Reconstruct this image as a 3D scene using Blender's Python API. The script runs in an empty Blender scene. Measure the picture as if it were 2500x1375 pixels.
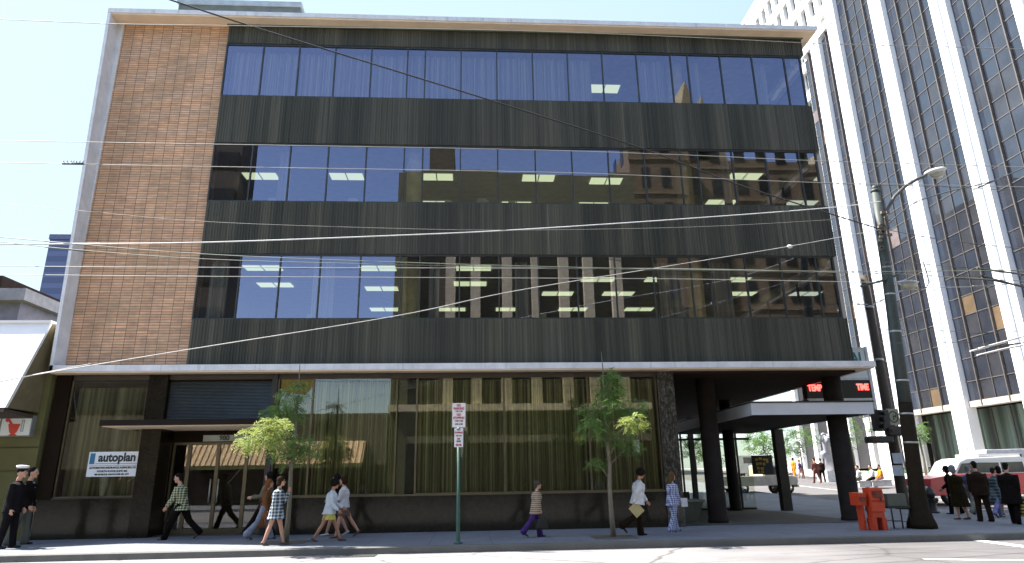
import bpy, bmesh, math, random
from mathutils import Vector, Matrix, Quaternion
R = math.radians
random.seed(7)
scene = bpy.context.scene
col = scene.collection

# ------------------------------------------------------------------ camera
CAM = Vector((10.18039, -20.2672, 1.65357))
RT = Vector((0.99823526, -0.05736913, -0.01533442))
DN = Vector((0.00176819, 0.2868292, -0.95798011))
FW = Vector((0.05935684, 0.95626241, 0.28642446))
F = 1600.0
cd = bpy.data.cameras.new("camera"); cam = bpy.data.objects.new("camera", cd); col.objects.link(cam)
UP = -DN; BK = -FW
cam.matrix_world = Matrix(((RT.x, UP.x, BK.x, CAM.x), (RT.y, UP.y, BK.y, CAM.y), (RT.z, UP.z, BK.z, CAM.z), (0, 0, 0, 1)))
cd.sensor_fit = 'HORIZONTAL'; cd.sensor_width = 36.0; cd.lens = 36.0 * F / 2500.0
cd.clip_start = 0.1; cd.clip_end = 6000
scene.camera = cam

# ------------------------------------------------------------------ sky and sun
AZ, EL = 71.0, 56.0           # the sun stands to the left, a little behind the building
SUN = Vector((-math.cos(R(EL)) * math.sin(R(AZ)), math.cos(R(EL)) * math.cos(R(AZ)), math.sin(R(EL))))
world = bpy.data.worlds.new("World"); scene.world = world; world.use_nodes = True
wn, wl = world.node_tree.nodes, world.node_tree.links
sky = wn.new('ShaderNodeTexSky'); sky.sky_type = 'NISHITA'; sky.sun_disc = False
sky.sun_elevation = R(EL); sky.sun_rotation = R(-AZ); sky.air_density = 1.0; sky.dust_density = 1.0; sky.ozone_density = 1.0
# a smooth pale veil of high haze on the sunny side of the sky, a trace of cloud elsewhere
tcw = wn.new('ShaderNodeTexCoord'); cn = wn.new('ShaderNodeTexNoise'); cn.inputs['Scale'].default_value = 2.6; cn.inputs['Detail'].default_value = 7; cn.inputs['Roughness'].default_value = 0.6
cr = wn.new('ShaderNodeValToRGB'); cr.color_ramp.elements[0].position = 0.52; cr.color_ramp.elements[1].position = 0.80
cr.color_ramp.elements[0].color = (0, 0, 0, 1); cr.color_ramp.elements[1].color = (.35, .35, .35, 1)
dp = wn.new('ShaderNodeVectorMath'); dp.operation = 'DOT_PRODUCT'; dp.inputs[1].default_value = (-.35, .90, .25)
mr = wn.new('ShaderNodeMapRange'); mr.interpolation_type = 'SMOOTHSTEP'; mr.inputs[1].default_value = .15; mr.inputs[2].default_value = .95; mr.inputs[3].default_value = 0; mr.inputs[4].default_value = .86
mm_ = wn.new('ShaderNodeMath'); mm_.operation = 'MAXIMUM'
mxw = wn.new('ShaderNodeMixRGB'); mxw.inputs[2].default_value = (1.72, 2.18, 2.24, 1)
wl.new(tcw.outputs['Generated'], cn.inputs['Vector']); wl.new(cn.outputs['Fac'], cr.inputs[0]); wl.new(tcw.outputs['Generated'], dp.inputs[0]); wl.new(dp.outputs['Value'], mr.inputs[0])
wl.new(cr.outputs[0], mm_.inputs[0]); wl.new(mr.outputs[0], mm_.inputs[1]); wl.new(mm_.outputs[0], mxw.inputs[0]); wl.new(sky.outputs[0], mxw.inputs[1])
wl.new(mxw.outputs[0], wn['Background'].inputs[0]); wn['Background'].inputs[1].default_value = 0.11
sd = bpy.data.lights.new("sun", 'SUN'); sd.energy = 4.6; sd.angle = R(0.53); sd.color = (1.0, 0.955, 0.89)
so = bpy.data.objects.new("sun", sd); col.objects.link(so); so.rotation_euler = (-SUN).to_track_quat('-Z', 'Y').to_euler(); so.location = (0, 0, 60)
scene.view_settings.view_transform = 'Standard'; scene.view_settings.look = 'None'
scene.view_settings.exposure = 2.0; scene.view_settings.gamma = 1.0; scene.view_settings.use_curve_mapping = False
scene.cycles.max_bounces = 8; scene.cycles.transparent_max_bounces = 24; scene.cycles.sample_clamp_indirect = 6.0
scene.cycles.caustics_reflective = False; scene.cycles.caustics_refractive = False

# ------------------------------------------------------------------ photo pixel -> place on a real plane
def ray(u, v): return RT * ((u - 1250) / F) + DN * ((v - 687.5) / F) + FW
def onY(u, v, y): d = ray(u, v); return CAM + d * ((y - CAM.y) / d.y)
def onZ(u, v, z): d = ray(u, v); return CAM + d * ((z - CAM.z) / d.z)
def onX(u, v, x): d = ray(u, v); return CAM + d * ((x - CAM.x) / d.x)
def onD(u, v, dist): return CAM + ray(u, v) * dist
def pj(p):
    q = Vector(p) - CAM; z = q.dot(FW); return 1250 + F * q.dot(RT) / z, 687.5 + F * q.dot(DN) / z
def gx(u, y, z):              # x of the spot at depth y and height z seen in column u
    lo, hi = -200.0, 300.0
    for _ in range(60):
        m = (lo + hi) / 2
        if pj((m, y, z))[0] < u: lo = m
        else: hi = m
    return lo
def topz(x, y, v):            # height at (x, y) that reaches picture row v
    lo, hi = 0.0, 90.0
    for _ in range(60):
        m = (lo + hi) / 2
        if pj((x, y, m))[1] > v: lo = m
        else: hi = m
    return lo
HP = [(-3000, 0), (12, 0), (26, .35), (50, 1.55), (80, 2.4), (150, 3.0), (3000, 3.2)]
def H(y):                     # the ground rises gently behind the building
    for (a, p), (b, q) in zip(HP, HP[1:]):
        if y <= b: return p + (q - p) * (y - a) / (b - a)
    return 3.2

# ------------------------------------------------------------------ materials
class NT:
    def __init__(s, name):
        s.m = bpy.data.materials.new(name); s.m.use_nodes = True; s.n = s.m.node_tree.nodes; s.l = s.m.node_tree.links
        s.b = s.n['Principled BSDF']; s.out = s.n['Material Output']
    def add(s, t, **k):
        o = s.n.new(t)
        for a, v in k.items(): setattr(o, a, v)
        return o
    def coord(s, scale=(1, 1, 1), kind='Object', rot=(0, 0, 0)):
        t = s.add('ShaderNodeTexCoord'); m = s.add('ShaderNodeMapping'); m.inputs['Scale'].default_value = scale; m.inputs['Rotation'].default_value = rot
        s.l.new(t.outputs[kind], m.inputs[0]); return m.outputs[0]
    def noise(s, vec, scale, detail=4, rough=.55):
        n = s.add('ShaderNodeTexNoise'); n.inputs['Scale'].default_value = scale; n.inputs['Detail'].default_value = detail; n.inputs['Roughness'].default_value = rough
        if vec: s.l.new(vec, n.inputs['Vector'])
        return n.outputs['Fac']
    def ramp(s, fac, stops):
        r = s.add('ShaderNodeValToRGB'); e = r.color_ramp.elements
        while len(e) < len(stops): e.new(.5)
        for el, (p, c) in zip(e, stops): el.position = p; el.color = (*c, 1) if len(c) == 3 else c
        s.l.new(fac, r.inputs[0]); return r.outputs[0]
    def mix(s, a, b, fac, mode='MIX'):
        m = s.add('ShaderNodeMixRGB', blend_type=mode)
        for i, x in ((0, fac), (1, a), (2, b)):
            if isinstance(x, (int, float)): m.inputs[i].default_value = x
            elif isinstance(x, tuple): m.inputs[i].default_value = (*x, 1)
            else: s.l.new(x, m.inputs[i])
        return m.outputs[0]
    def math(s, op, a, b=None):
        m = s.add('ShaderNodeMath', operation=op)
        for i, x in ((0, a), (1, b)):
            if x is None: continue
            if isinstance(x, (int, float)): m.inputs[i].default_value = x
            else: s.l.new(x, m.inputs[i])
        return m.outputs[0]
    def xyz(s, vec):
        n = s.add('ShaderNodeSeparateXYZ'); s.l.new(vec, n.inputs[0]); return n.outputs
    def base(s, c):
        if isinstance(c, tuple): s.b.inputs['Base Color'].default_value = (*c, 1)
        else: s.l.new(c, s.b.inputs['Base Color'])
        return s
    def bump(s, h, strength=.4, dist=.02):
        b = s.add('ShaderNodeBump'); b.inputs['Strength'].default_value = strength; b.inputs['Distance'].default_value = dist
        s.l.new(h, b.inputs['Height']); s.l.new(b.outputs[0], s.b.inputs['Normal']); return s
    def set(s, rough=.6, metal=0., spec=None):
        s.b.inputs['Roughness'].default_value = rough; s.b.inputs['Metallic'].default_value = metal
        if spec is not None: s.b.inputs['Specular IOR Level'].default_value = spec
        return s
MATS = {}
def M(name, c=(.5, .5, .5), rough=.6, metal=0., var=.18, scale=3.0, bump=0., stretch=(1, 1, 1), spec=None):
    """plain surface with uneven tone"""
    if name in MATS: return MATS[name]
    t = NT(name); v = t.coord(stretch); n = t.noise(v, scale, 5)
    lo = tuple(x * (1 - var) for x in c); hi = tuple(min(1, x * (1 + var)) for x in c)
    t.base(t.ramp(n, [(.3, lo), (.7, hi)])).set(rough, metal, spec)
    if bump: t.bump(t.noise(v, scale * 6, 3), bump, .01)
    MATS[name] = t.m; return t.m
def emis(name, c, s):
    if name in MATS: return MATS[name]
    t = NT(name); t.base((0.02, 0.02, 0.02)); t.b.inputs['Emission Color'].default_value = (*c, 1); t.b.inputs['Emission Strength'].default_value = s
    MATS[name] = t.m; return t.m
def glass(name, tint=(.6, .63, .6), refl=.12, gc=(1, 1, 1), wave=.0, fmul=1.0):
    if name in MATS: return MATS[name]
    t = NT(name); t.n.remove(t.b)
    tr = t.add('ShaderNodeBsdfTransparent'); tr.inputs[0].default_value = (*tint, 1)
    g = t.add('ShaderNodeBsdfGlossy'); g.inputs['Roughness'].default_value = .0; g.inputs[0].default_value = (*gc, 1)
    fr = t.add('ShaderNodeFresnel'); fr.inputs[0].default_value = 1.52
    f = t.math('ADD', t.math('MULTIPLY', fr.outputs[0], fmul), refl); f2 = t.math('MINIMUM', f, 1.0)
    mx = t.add('ShaderNodeMixShader'); t.l.new(f2, mx.inputs[0]); t.l.new(tr.outputs[0], mx.inputs[1]); t.l.new(g.outputs[0], mx.inputs[2])
    t.l.new(mx.outputs[0], t.out.inputs[0])
    if wave:
        b = t.add('ShaderNodeBump'); b.inputs['Strength'].default_value = wave; b.inputs['Distance'].default_value = .02
        t.l.new(t.noise(t.coord(), .55, 1), b.inputs['Height']); t.l.new(b.outputs[0], g.inputs['Normal'])
    MATS[name] = t.m; return t.m

def m_brick():
    t = NT('roman_brick'); v = t.coord((1, 1, 1), 'Object', (R(-90), 0, 0))
    x = t.xyz(t.coord()); cmb = t.add('ShaderNodeCombineXYZ'); t.l.new(x[0], cmb.inputs[0]); t.l.new(x[2], cmb.inputs[1])
    b = t.add('ShaderNodeTexBrick'); b.offset = 0.0; b.offset_frequency = 2; b.squash = 1.0
    t.l.new(cmb.outputs[0], b.inputs['Vector']); b.inputs['Scale'].default_value = 1.0
    b.inputs['Brick Width'].default_value = .335; b.inputs['Row Height'].default_value = .0885; b.inputs['Mortar Size'].default_value = .008; b.inputs['Mortar Smooth'].default_value = .2; b.inputs['Bias'].default_value = -.1
    b.inputs['Color1'].default_value = (.76, .475, .295, 1); b.inputs['Color2'].default_value = (.575, .35, .215, 1); b.inputs['Mortar'].default_value = (.085, .07, .05, 1)
    n = t.noise(t.coord((.5, .5, .7)), 1.3, 4); c = t.mix(b.outputs['Color'], (.30, .22, .13), t.ramp(n, [(.42, (0, 0, 0)), (.7, (.5, .5, .5))]))
    n2 = t.noise(t.coord((3, 3, 11)), 1.0, 2); c = t.mix(c, t.ramp(n2, [(.3, (.78, .78, .8)), (.7, (1.15, 1.1, 1.05))]), 1.0, 'MULTIPLY')
    st = t.noise(t.coord((2.2, 2.2, .22)), 1.0, 4, .6); c = t.mix(c, t.ramp(st, [(.32, (.88, .88, .88)), (.55, (1.03, 1.02, 1.0))]), 1.0, 'MULTIPLY')
    t.base(c).set(.85); t.bump(b.outputs['Fac'], -.5, .012); return t.m
def m_ribbed():
    t = NT('weathered_ribbed_metal'); v = t.coord((9, 9, .12)); n = t.noise(v, 1.0, 4, .6)
    n2 = t.noise(t.coord((1.1, 1.1, .05)), 1.0, 3)
    c = t.ramp(n, [(.25, (.044, .043, .034)), (.5, (.080, .079, .064)), (.78, (.136, .133, .107))])
    c = t.mix(c, t.ramp(n2, [(.35, (.68, .70, .66)), (.65, (1.25, 1.22, 1.12))]), 1., 'MULTIPLY')
    x = t.xyz(t.coord()); wn_ = t.add('ShaderNodeTexWhiteNoise', noise_dimensions='1D'); t.l.new(t.math('FLOOR', t.math('DIVIDE', t.math('ADD', x[0], t.math('MULTIPLY', t.noise(t.coord((.9, 0, 0)), 1, 2), .6)), .37)), wn_.inputs['W'])
    c = t.mix(c, t.ramp(wn_.outputs['Value'], [(0, (.84, .85, .86)), (.5, (1, 1, 1)), (1, (1.22, 1.2, 1.14))]), 1., 'MULTIPLY')
    t.base(c).set(.62, 0., .3); return t.m
def m_concrete(name, c, streak=.5, rough=.8):
    t = NT(name); n = t.noise(t.coord((1.6, 1.6, 1.6)), 1.2, 6, .65); s = t.noise(t.coord((6, 6, .5)), 1.0, 4, .7)
    a = t.ramp(n, [(.3, tuple(x * .82 for x in c)), (.7, tuple(min(1, x * 1.1) for x in c))])
    a = t.mix(a, tuple(x * .42 for x in c), t.ramp(s, [(.56, (0, 0, 0)), (.78, (streak, streak, streak))]))
    t.base(a).set(rough); t.bump(t.noise(t.coord(), 40, 3), .15, .004); return t.m
def m_asphalt():
    t = NT('asphalt'); v = t.coord((1, 1, 1)); a = t.noise(t.coord((.12, .5, 1)), 1, 4); g = t.noise(v, 60, 3, .7)
    c = t.ramp(a, [(.3, (.15, .145, .145)), (.7, (.24, .232, .232))])
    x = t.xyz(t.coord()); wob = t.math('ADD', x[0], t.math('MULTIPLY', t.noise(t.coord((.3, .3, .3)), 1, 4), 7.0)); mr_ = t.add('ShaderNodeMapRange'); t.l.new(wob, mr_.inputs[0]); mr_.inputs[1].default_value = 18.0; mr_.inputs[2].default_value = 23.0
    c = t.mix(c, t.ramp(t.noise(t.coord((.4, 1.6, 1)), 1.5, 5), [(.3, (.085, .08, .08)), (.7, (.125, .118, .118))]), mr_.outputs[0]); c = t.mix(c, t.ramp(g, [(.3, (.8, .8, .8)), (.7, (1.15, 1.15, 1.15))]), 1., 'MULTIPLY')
    vo = t.add('ShaderNodeTexVoronoi', feature='DISTANCE_TO_EDGE'); vo.inputs['Scale'].default_value = .33; wv = t.add('ShaderNodeMixRGB'); wv.inputs[0].default_value = .25; t.l.new(t.coord(), wv.inputs[1]); nn = t.add('ShaderNodeTexNoise'); nn.inputs['Scale'].default_value = 1.4; nn.inputs['Detail'].default_value = 5; t.l.new(t.coord(), nn.inputs['Vector']); t.l.new(nn.outputs['Color'], wv.inputs[2]); t.l.new(wv.outputs[0], vo.inputs['Vector'])
    c = t.mix(c, (.05, .048, .046), t.ramp(vo.outputs['Distance'], [(.0, (.8, .8, .8)), (.018, (0, 0, 0))])); oil = t.noise(t.coord((.8, 1.6, 1)), 1.1, 4); c = t.mix(c, (.07, .066, .06), t.ramp(oil, [(.60, (0, 0, 0)), (.74, (.55, .55, .55))]))
    t.base(c).set(.9); t.bump(g, .3, .01); return t.m
def m_sidewalk(name, c, sx=1.52, sy=1.52):
    t = NT(name); x = t.xyz(t.coord())
    def line(o, s):
        f = t.math('FRACT', t.math('DIVIDE', o, s)); return t.math('LESS_THAN', f, .014)
    j = t.math('MAXIMUM', line(x[0], sx), line(x[1], sy))
    a = t.ramp(t.noise(t.coord((1, 1, 1)), .7, 6, .65), [(.3, tuple(k * .78 for k in c)), (.7, tuple(k * 1.12 for k in c))])
    sp = t.noise(t.coord(), 3.1, 3, .7); a = t.mix(a, tuple(k * .5 for k in c), t.ramp(sp, [(.60, (0, 0, 0)), (.70, (.6, .6, .6))])); gm = t.add('ShaderNodeTexVoronoi'); gm.inputs['Scale'].default_value = 2.3; t.l.new(t.coord(), gm.inputs['Vector']); a = t.mix(a, tuple(k * .35 for k in c), t.ramp(gm.outputs['Distance'], [(.07, (.8, .8, .8)), (.10, (0, 0, 0))]))
    a = t.mix(a, tuple(k * .45 for k in c), t.math('MULTIPLY', j, .7)); a = t.mix(a, t.ramp(t.noise(t.coord(), 55, 2), [(.3, (.88, .88, .88)), (.7, (1.1, 1.1, 1.1))]), 1., 'MULTIPLY')
    t.base(a).set(.88); return t.m
def m_granite(name, c1, c2, rough=.12, scale=70, spec=.5):
    t = NT(name); a = t.noise(t.coord(), scale, 4, .7); b = t.noise(t.coord(), scale * .12, 4)
    c = t.ramp(a, [(.38, c1), (.6, c2)]); c = t.mix(c, t.ramp(b, [(.3, (.7, .7, .7)), (.7, (1.3, 1.3, 1.3))]), 1., 'MULTIPLY'); t.base(c).set(rough, 0, spec); return t.m
def m_marble():
    t = NT('veined_dark_stone'); v = t.coord((1, 1, 1)); n = t.noise(v, 5, 8, .75); w = t.noise(t.coord((7, 7, 3)), 2.2, 5, .8)
    c = t.ramp(w, [(.40, (.028, .024, .02)), (.52, (.07, .062, .05)), (.60, (.2, .185, .16)), (.66, (.05, .045, .036))]); t.base(t.mix(c, (.03, .027, .02), t.ramp(n, [(.4, (.7, .7, .7)), (.62, (0, 0, 0))]))).set(.14); return t.m
def m_cloth(name, c, kind='plain', c2=(.8, .8, .8), c3=None, s=.05, rough=.9):
    if name in MATS: return MATS[name]
    t = NT(name); x = t.xyz(t.coord())
    def band(o, per, w, off=0.):
        f = t.math('FRACT', t.math('ADD', t.math('DIVIDE', o, per), 50.0 + off)); return t.math('LESS_THAN', f, w)
    a = t.ramp(t.noise(t.coord(), 9, 4), [(.3, tuple(k * .72 for k in c)), (.7, tuple(min(1, k * 1.12) for k in c))])
    if kind == 'plaid':
        h = band(x[2], s, .42); vx = band(x[0], s, .42); vy = band(x[1], s, .42); vv = t.math('MAXIMUM', t.math('MULTIPLY', vx, 1.0), t.math('MULTIPLY', vy, .0))
        both = t.math('MULTIPLY', h, vv); any_ = t.math('MAXIMUM', h, vv)
        a = t.mix(a, tuple((p + q) / 2 for p, q in zip(c, c2)), any_); a = t.mix(a, c2, both)
    elif kind == 'stripe':
        a = t.mix(a, c2, band(x[2], s, .45)); 
        if c3: a = t.mix(a, c3, band(x[2], s * 2, .2, .3))
    t.base(a).set(rough, 0, .1); fo = t.add('ShaderNodeTexNoise'); fo.inputs['Scale'].default_value = 7.0; fo.inputs['Detail'].default_value = 3; fo.inputs['Distortion'].default_value = 1.2; t.l.new(t.coord((1, 1, .55)), fo.inputs['Vector']); t.bump(fo.outputs['Fac'], .9, .035); MATS[name] = t.m; return t.m

# ------------------------------------------------------------------ mesh building
def woff(p):
    o = Vector((0, 0, 0))
    while p is not None: o = o + p.location; p = p.parent
    return o
class MB:
    def __init__(s): s.v = []; s.f = []; s.mi = []; s.cur = 0; s.smooth = []
    def _add(s, vs, fs, sm=False):
        b = len(s.v); s.v += [tuple(x) for x in vs]; s.f += [tuple(i + b for i in f) for f in fs]; s.mi += [s.cur] * len(fs); s.smooth += [sm] * len(fs); return s
    def box(s, x0, y0, z0, x1, y1, z1):
        x0, x1 = sorted((x0, x1)); y0, y1 = sorted((y0, y1)); z0, z1 = sorted((z0, z1))
        return s._add([(x0, y0, z0), (x1, y0, z0), (x1, y1, z0), (x0, y1, z0), (x0, y0, z1), (x1, y0, z1), (x1, y1, z1), (x0, y1, z1)],
                      [(0, 3, 2, 1), (4, 5, 6, 7), (0, 1, 5, 4), (1, 2, 6, 5), (2, 3, 7, 6), (3, 0, 4, 7)])
    def hexa(s, p):           # 8 points, bottom ring then top ring
        return s._add(p, [(0, 3, 2, 1), (4, 5, 6, 7), (0, 1, 5, 4), (1, 2, 6, 5), (2, 3, 7, 6), (3, 0, 4, 7)])
    def quad(s, *p): return s._add(p, [tuple(range(len(p)))])
    def rings(s, rings, cap=True, sm=True, closed=True):
        n = len(rings[0]); vs = [p for r in rings for p in r]; fs = []
        for i in range(len(rings) - 1):
            for k in range(n if closed else n - 1):
                a = i * n + k; b = i * n + (k + 1) % n; fs.append((a, b, b + n, a + n))
        s._add(vs, fs, sm)
        if cap:
            b = len(s.v) - len(vs)
            s.f += [tuple(b + k for k in reversed(range(n))), tuple(b + (len(rings) - 1) * n + k for k in range(n))]; s.mi += [s.cur] * 2; s.smooth += [False] * 2
        return s
    def tube(s, pts, r, seg=8, cap=True):
        pts = [Vector(p) for p in pts]; rr = r if isinstance(r, (list, tuple)) else [r] * len(pts); rings = []; ref = None
        for i, p in enumerate(pts):
            d = (pts[min(i + 1, len(pts) - 1)] - pts[max(i - 1, 0)]).normalized()
            if ref is None: ref = Vector((0, 0, 1)) if abs(d.z) < .9 else Vector((1, 0, 0))
            a = d.cross(ref).normalized(); b = d.cross(a).normalized(); ref = -b if b.dot(ref) < 0 else b
            ref = b; a = ref.cross(d).normalized() if False else a
            rings.append([p + (a * math.cos(2 * math.pi * k / seg) + b * math.sin(2 * math.pi * k / seg)) * rr[i] for k in range(seg)])
            ref = Vector((0, 0, 1)) if abs(d.z) < .9 else Vector((1, 0, 0))
        return s.rings(rings, cap)
    def lathe(s, c, prof, seg=20):
        c = Vector(c); return s.rings([[c + Vector((r * math.cos(2 * math.pi * k / seg), r * math.sin(2 * math.pi * k / seg), z)) for k in range(seg)] for r, z in prof])
    def prism(s, poly, y0, y1, axis='y'):
        n = len(poly)
        P = (lambda a, b, t: (a, t, b)) if axis == 'y' else ((lambda a, b, t: (t, a, b)) if axis == 'x' else (lambda a, b, t: (a, b, t)))
        vs = [P(a, b, y0) for a, b in poly] + [P(a, b, y1) for a, b in poly]
        fs = [tuple(range(n)), tuple(reversed(range(n, 2 * n)))] + [(i, i + n, (i + 1) % n + n, (i + 1) % n) for i in range(n)]
        return s._add(vs, fs)
    def ell(s, c, rx, ry, rz, seg=12, rng=8, rot=None):
        c = Vector(c); rows = []
        for i in range(rng + 1):
            t = -math.pi / 2 + math.pi * i / rng; cz, sz = math.cos(t), math.sin(t); cz = max(cz, .02)
            row = [Vector((rx * cz * math.cos(2 * math.pi * k / seg), ry * cz * math.sin(2 * math.pi * k / seg), rz * sz)) for k in range(seg)]
            rows.append([c + (rot @ p if rot else p) for p in row])
        return s.rings(rows)
    def build(s, name, mats, parent=None, bevel=0., origin=None, recalc=True):
        me = bpy.data.meshes.new(name); off = woff(parent) if parent else Vector((0, 0, 0))
        loc = Vector(origin) - off if origin is not None else Vector((0, 0, 0)); t = off + loc
        me.from_pydata([(x - t.x, y - t.y, z - t.z) for x, y, z in s.v], [], s.f)
        mats = mats if isinstance(mats, (list, tuple)) else [mats]
        for m in mats: me.materials.append(m)
        me.polygons.foreach_set('material_index', s.mi); me.polygons.foreach_set('use_smooth', s.smooth)
        if recalc:
            b = bmesh.new(); b.from_mesh(me); bmesh.ops.recalc_face_normals(b, faces=b.faces)
            if bevel: bmesh.ops.bevel(b, geom=[e for e in b.edges if len(e.link_faces) == 2 and e.calc_face_angle(0) > .5], offset=bevel, segments=2, profile=.6, affect='EDGES', clamp_overlap=True)
            b.to_mesh(me); b.free()
        me.update(); o = bpy.data.objects.new(name, me); col.objects.link(o); o.location = loc
        if parent: o.parent = parent
        return o
def tag(o, label, cat, group=None):
    o['label'] = label; o['category'] = cat
    if group: o['group'] = group
    return o
def thing(name, label, cat, loc=(0, 0, 0), group=None):
    o = bpy.data.objects.new(name, None); o.empty_display_size = .3; col.objects.link(o); o.location = loc; return tag(o, label, cat, group)
def struct(o): o['kind'] = 'structure'; return o
def lettering(body, size, loc, m, name, parent, ext=.004, align='CENTER', rz=0., sx=1.0, bold=0.):
    cu = bpy.data.curves.new(name, 'FONT'); cu.body = body; cu.size = size; cu.extrude = ext; cu.align_x = align; cu.align_y = 'CENTER'; cu.offset = bold; cu.resolution_u = 3
    tmp = bpy.data.objects.new('tmp', cu); col.objects.link(tmp); dg = bpy.context.evaluated_depsgraph_get()
    me = bpy.data.meshes.new_from_object(tmp.evaluated_get(dg)); bpy.data.objects.remove(tmp)
    mt = Matrix.Rotation(rz, 4, 'Z') @ Matrix.Rotation(R(90), 4, 'X') @ Matrix.Diagonal((sx, 1, 1, 1)); me.transform(mt)
    me.materials.clear(); me.materials.append(m); me.name = name
    o = bpy.data.objects.new(name, me); col.objects.link(o); off = woff(parent) if parent else Vector((0, 0, 0)); o.location = Vector(loc) - off
    if parent: o.parent = parent
    return o
# ================================================================== THE SETTING
asph = m_asphalt(); walk = m_sidewalk('pavement_slabs', (.165, .175, .195)); plazam = m_sidewalk('plaza_paving', (.5, .48, .46), 3, 3); kerbm = m_concrete('kerb_concrete', (.13, .128, .115), .3)
ys = [-3000, -400, -60, -17.6, -3.6, 12, 19, 26, 38, 50, 65, 80, 115, 150, 400, 3000]; xs_ = [-3000, -300, -60, -10, 10, 30, 44, 120, 400, 3000]
g = MB(); vs = [(x, y, H(y)) for y in ys for x in xs_]; n = len(xs_)
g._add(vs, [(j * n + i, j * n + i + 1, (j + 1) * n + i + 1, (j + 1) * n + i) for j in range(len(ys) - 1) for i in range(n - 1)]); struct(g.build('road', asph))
KY = -3.8
def xr(y):                    # right edge of the near pavement, rounded at the corner
    if y > .2: return 29.5
    return 25.5 + math.sqrt(max(0, 16 - (y - .2) ** 2))
yy = [KY, -3.76, -3.65, -3.45, -3.2, -2.8, -2.3, -1.7, -1, -.4, .2, 6, 12, 19, 26, 38, 50, 65, 80, 115, 150]
w = MB(); vs = []
for y in yy: vs += [(-80, y, H(y) + .15), (xr(y) - .16 if y > KY else 25.3, y + (.16 if y == KY else 0), H(y) + .15)]
w._add(vs, [(2 * j, 2 * j + 1, 2 * j + 3, 2 * j + 2) for j in range(1, len(yy) - 1)]); struct(w.build('sidewalk', walk))
path = [(-80, KY), (-20, KY), (0, KY), (25.5, KY)] + [(25.5 + 4 * math.sin(a), .2 - 4 * math.cos(a)) for a in [R(9 * k) for k in range(1, 11)]] + [(29.5, 6), (29.5, 12), (29.5, 26), (29.5, 50), (29.5, 80), (29.5, 150)]
k = MB(); rg = []
for i, (x, y) in enumerate(path):
    a = Vector(path[max(i - 1, 0)]); b = Vector(path[min(i + 1, len(path) - 1)]); d = (b - a).normalized(); nx, ny = d.y, -d.x; h = H(y)
    rg.append([(x, y, h - .05), (x - nx * .02, y - ny * .02, h + .135), (x - nx * .05, y - ny * .05, h + .156), (x - nx * .19, y - ny * .19, h + .156), (x - nx * .2, y - ny * .2, h)])
k.rings(rg, True, False, True); struct(k.build('kerb', kerbm))
p = MB(); yl = [-17, -3.8, 12, 19, 26, 38, 50, 65, 80, 115, 150]; vs = []
for y in yl: vs += [(43.5, y, H(y) + .15), (160, y, H(y) + .15)]
p._add(vs, [(2 * j, 2 * j + 1, 2 * j + 3, 2 * j + 2) for j in range(len(yl) - 1)])
for j in range(len(yl) - 1): p.quad((43.5, yl[j], H(yl[j]) - .02), (43.5, yl[j + 1], H(yl[j + 1]) - .02), (43.5, yl[j + 1], H(yl[j + 1]) + .15), (43.5, yl[j], H(yl[j]) + .15))
struct(p.build('plaza', plazam))
p = MB().box(-200, -25.4, -.2, 120, -17.6, .15); struct(p.build('far_sidewalk', walk))
paint = M('road_paint', (.78, .78, .75), .7, var=.12, scale=8)
def stripe(a, b, wd, z=.006):
    a, b = Vector(a), Vector(b); d = (b - a); d.z = 0; d.normalize(); q = Vector((-d.y, d.x, 0)) * wd / 2; m = MB(); N = 8
    rows = [[(c - q), (c + q)] for c in [a.lerp(b, t / N) for t in range(N + 1)]]
    m._add([(v.x, v.y, H(v.y) + z) for r_ in rows for v in r_], [(2 * i, 2 * i + 1, 2 * i + 3, 2 * i + 2) for i in range(N)]); return struct(m.build('road_marking', paint))
stripe(onZ(2335, 1313, 0), onZ(2560, 1343, 0), .30); stripe(onZ(2255, 1366, 0), onZ(2700, 1371, 0), .16)
stripe((35.9, 14, 0), (35.9, 90, 0), .14); stripe((29.9, 5.5, 0), (41, 5.5, 0), .3); stripe((29.9, 8.5, 0), (41, 8.5, 0), .3)
mh = MB().lathe((14.0, -9.0, .004), [(.001, 0), (.36, 0), (.36, .004), (.3, .008), (.001, .008)]); struct(mh.build('manhole_cover', M('iron', (.05, .05, .05), .6)))

dr = MB().box(7.2, -4.35, .002, 8.0, -3.86, .006)
for i in range(9): dr.box(7.24 + i * .085, -4.32, .006, 7.28 + i * .085, -3.89, .014)
struct(dr.build('storm_drain', M('iron')))
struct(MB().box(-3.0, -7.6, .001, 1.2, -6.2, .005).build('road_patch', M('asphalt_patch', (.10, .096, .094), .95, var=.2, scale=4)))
# ================================================================== THE OFFICE BUILDING
B = thing('office_building', 'four storey office block with brick panel, dark ribbed bands and ribbon windows', 'building', (10, .6, .15))
XS = [1.30, 2.60, 3.88, 5.17, 6.47, 7.78, 8.42, 9.73, 11.04, 12.36, 13.66, 14.96, 16.26, 17.56, 18.21, 19.46, 20.70, 21.95, 22.58]
ROWS = [(6.60, 8.82), (10.66, 12.86), (14.69, 16.86)]
white = m_concrete('weathered_white_concrete', (.74, .74, .75), .6); ribm = m_ribbed(); dark = M('dark_bronze_metal', (.035, .032, .028), .45, .3); brick = m_brick()
tan = M('tan_soffit_plaster', (.80, .62, .43), .9, var=.1, scale=1.2); frame = M('window_frame_metal', (.05, .055, .052), .4, .4)
gU = glass('office_glass', (.72, .74, .64), .165, (.76, .75, .96), .02, 1.0); gD = glass('dark_lobby_glass', (.72, .76, .66), .06); gS = glass('shop_glass', (.84, .84, .74), .062, (1, .97, .90), .02)
DEP = 27.0
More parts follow.
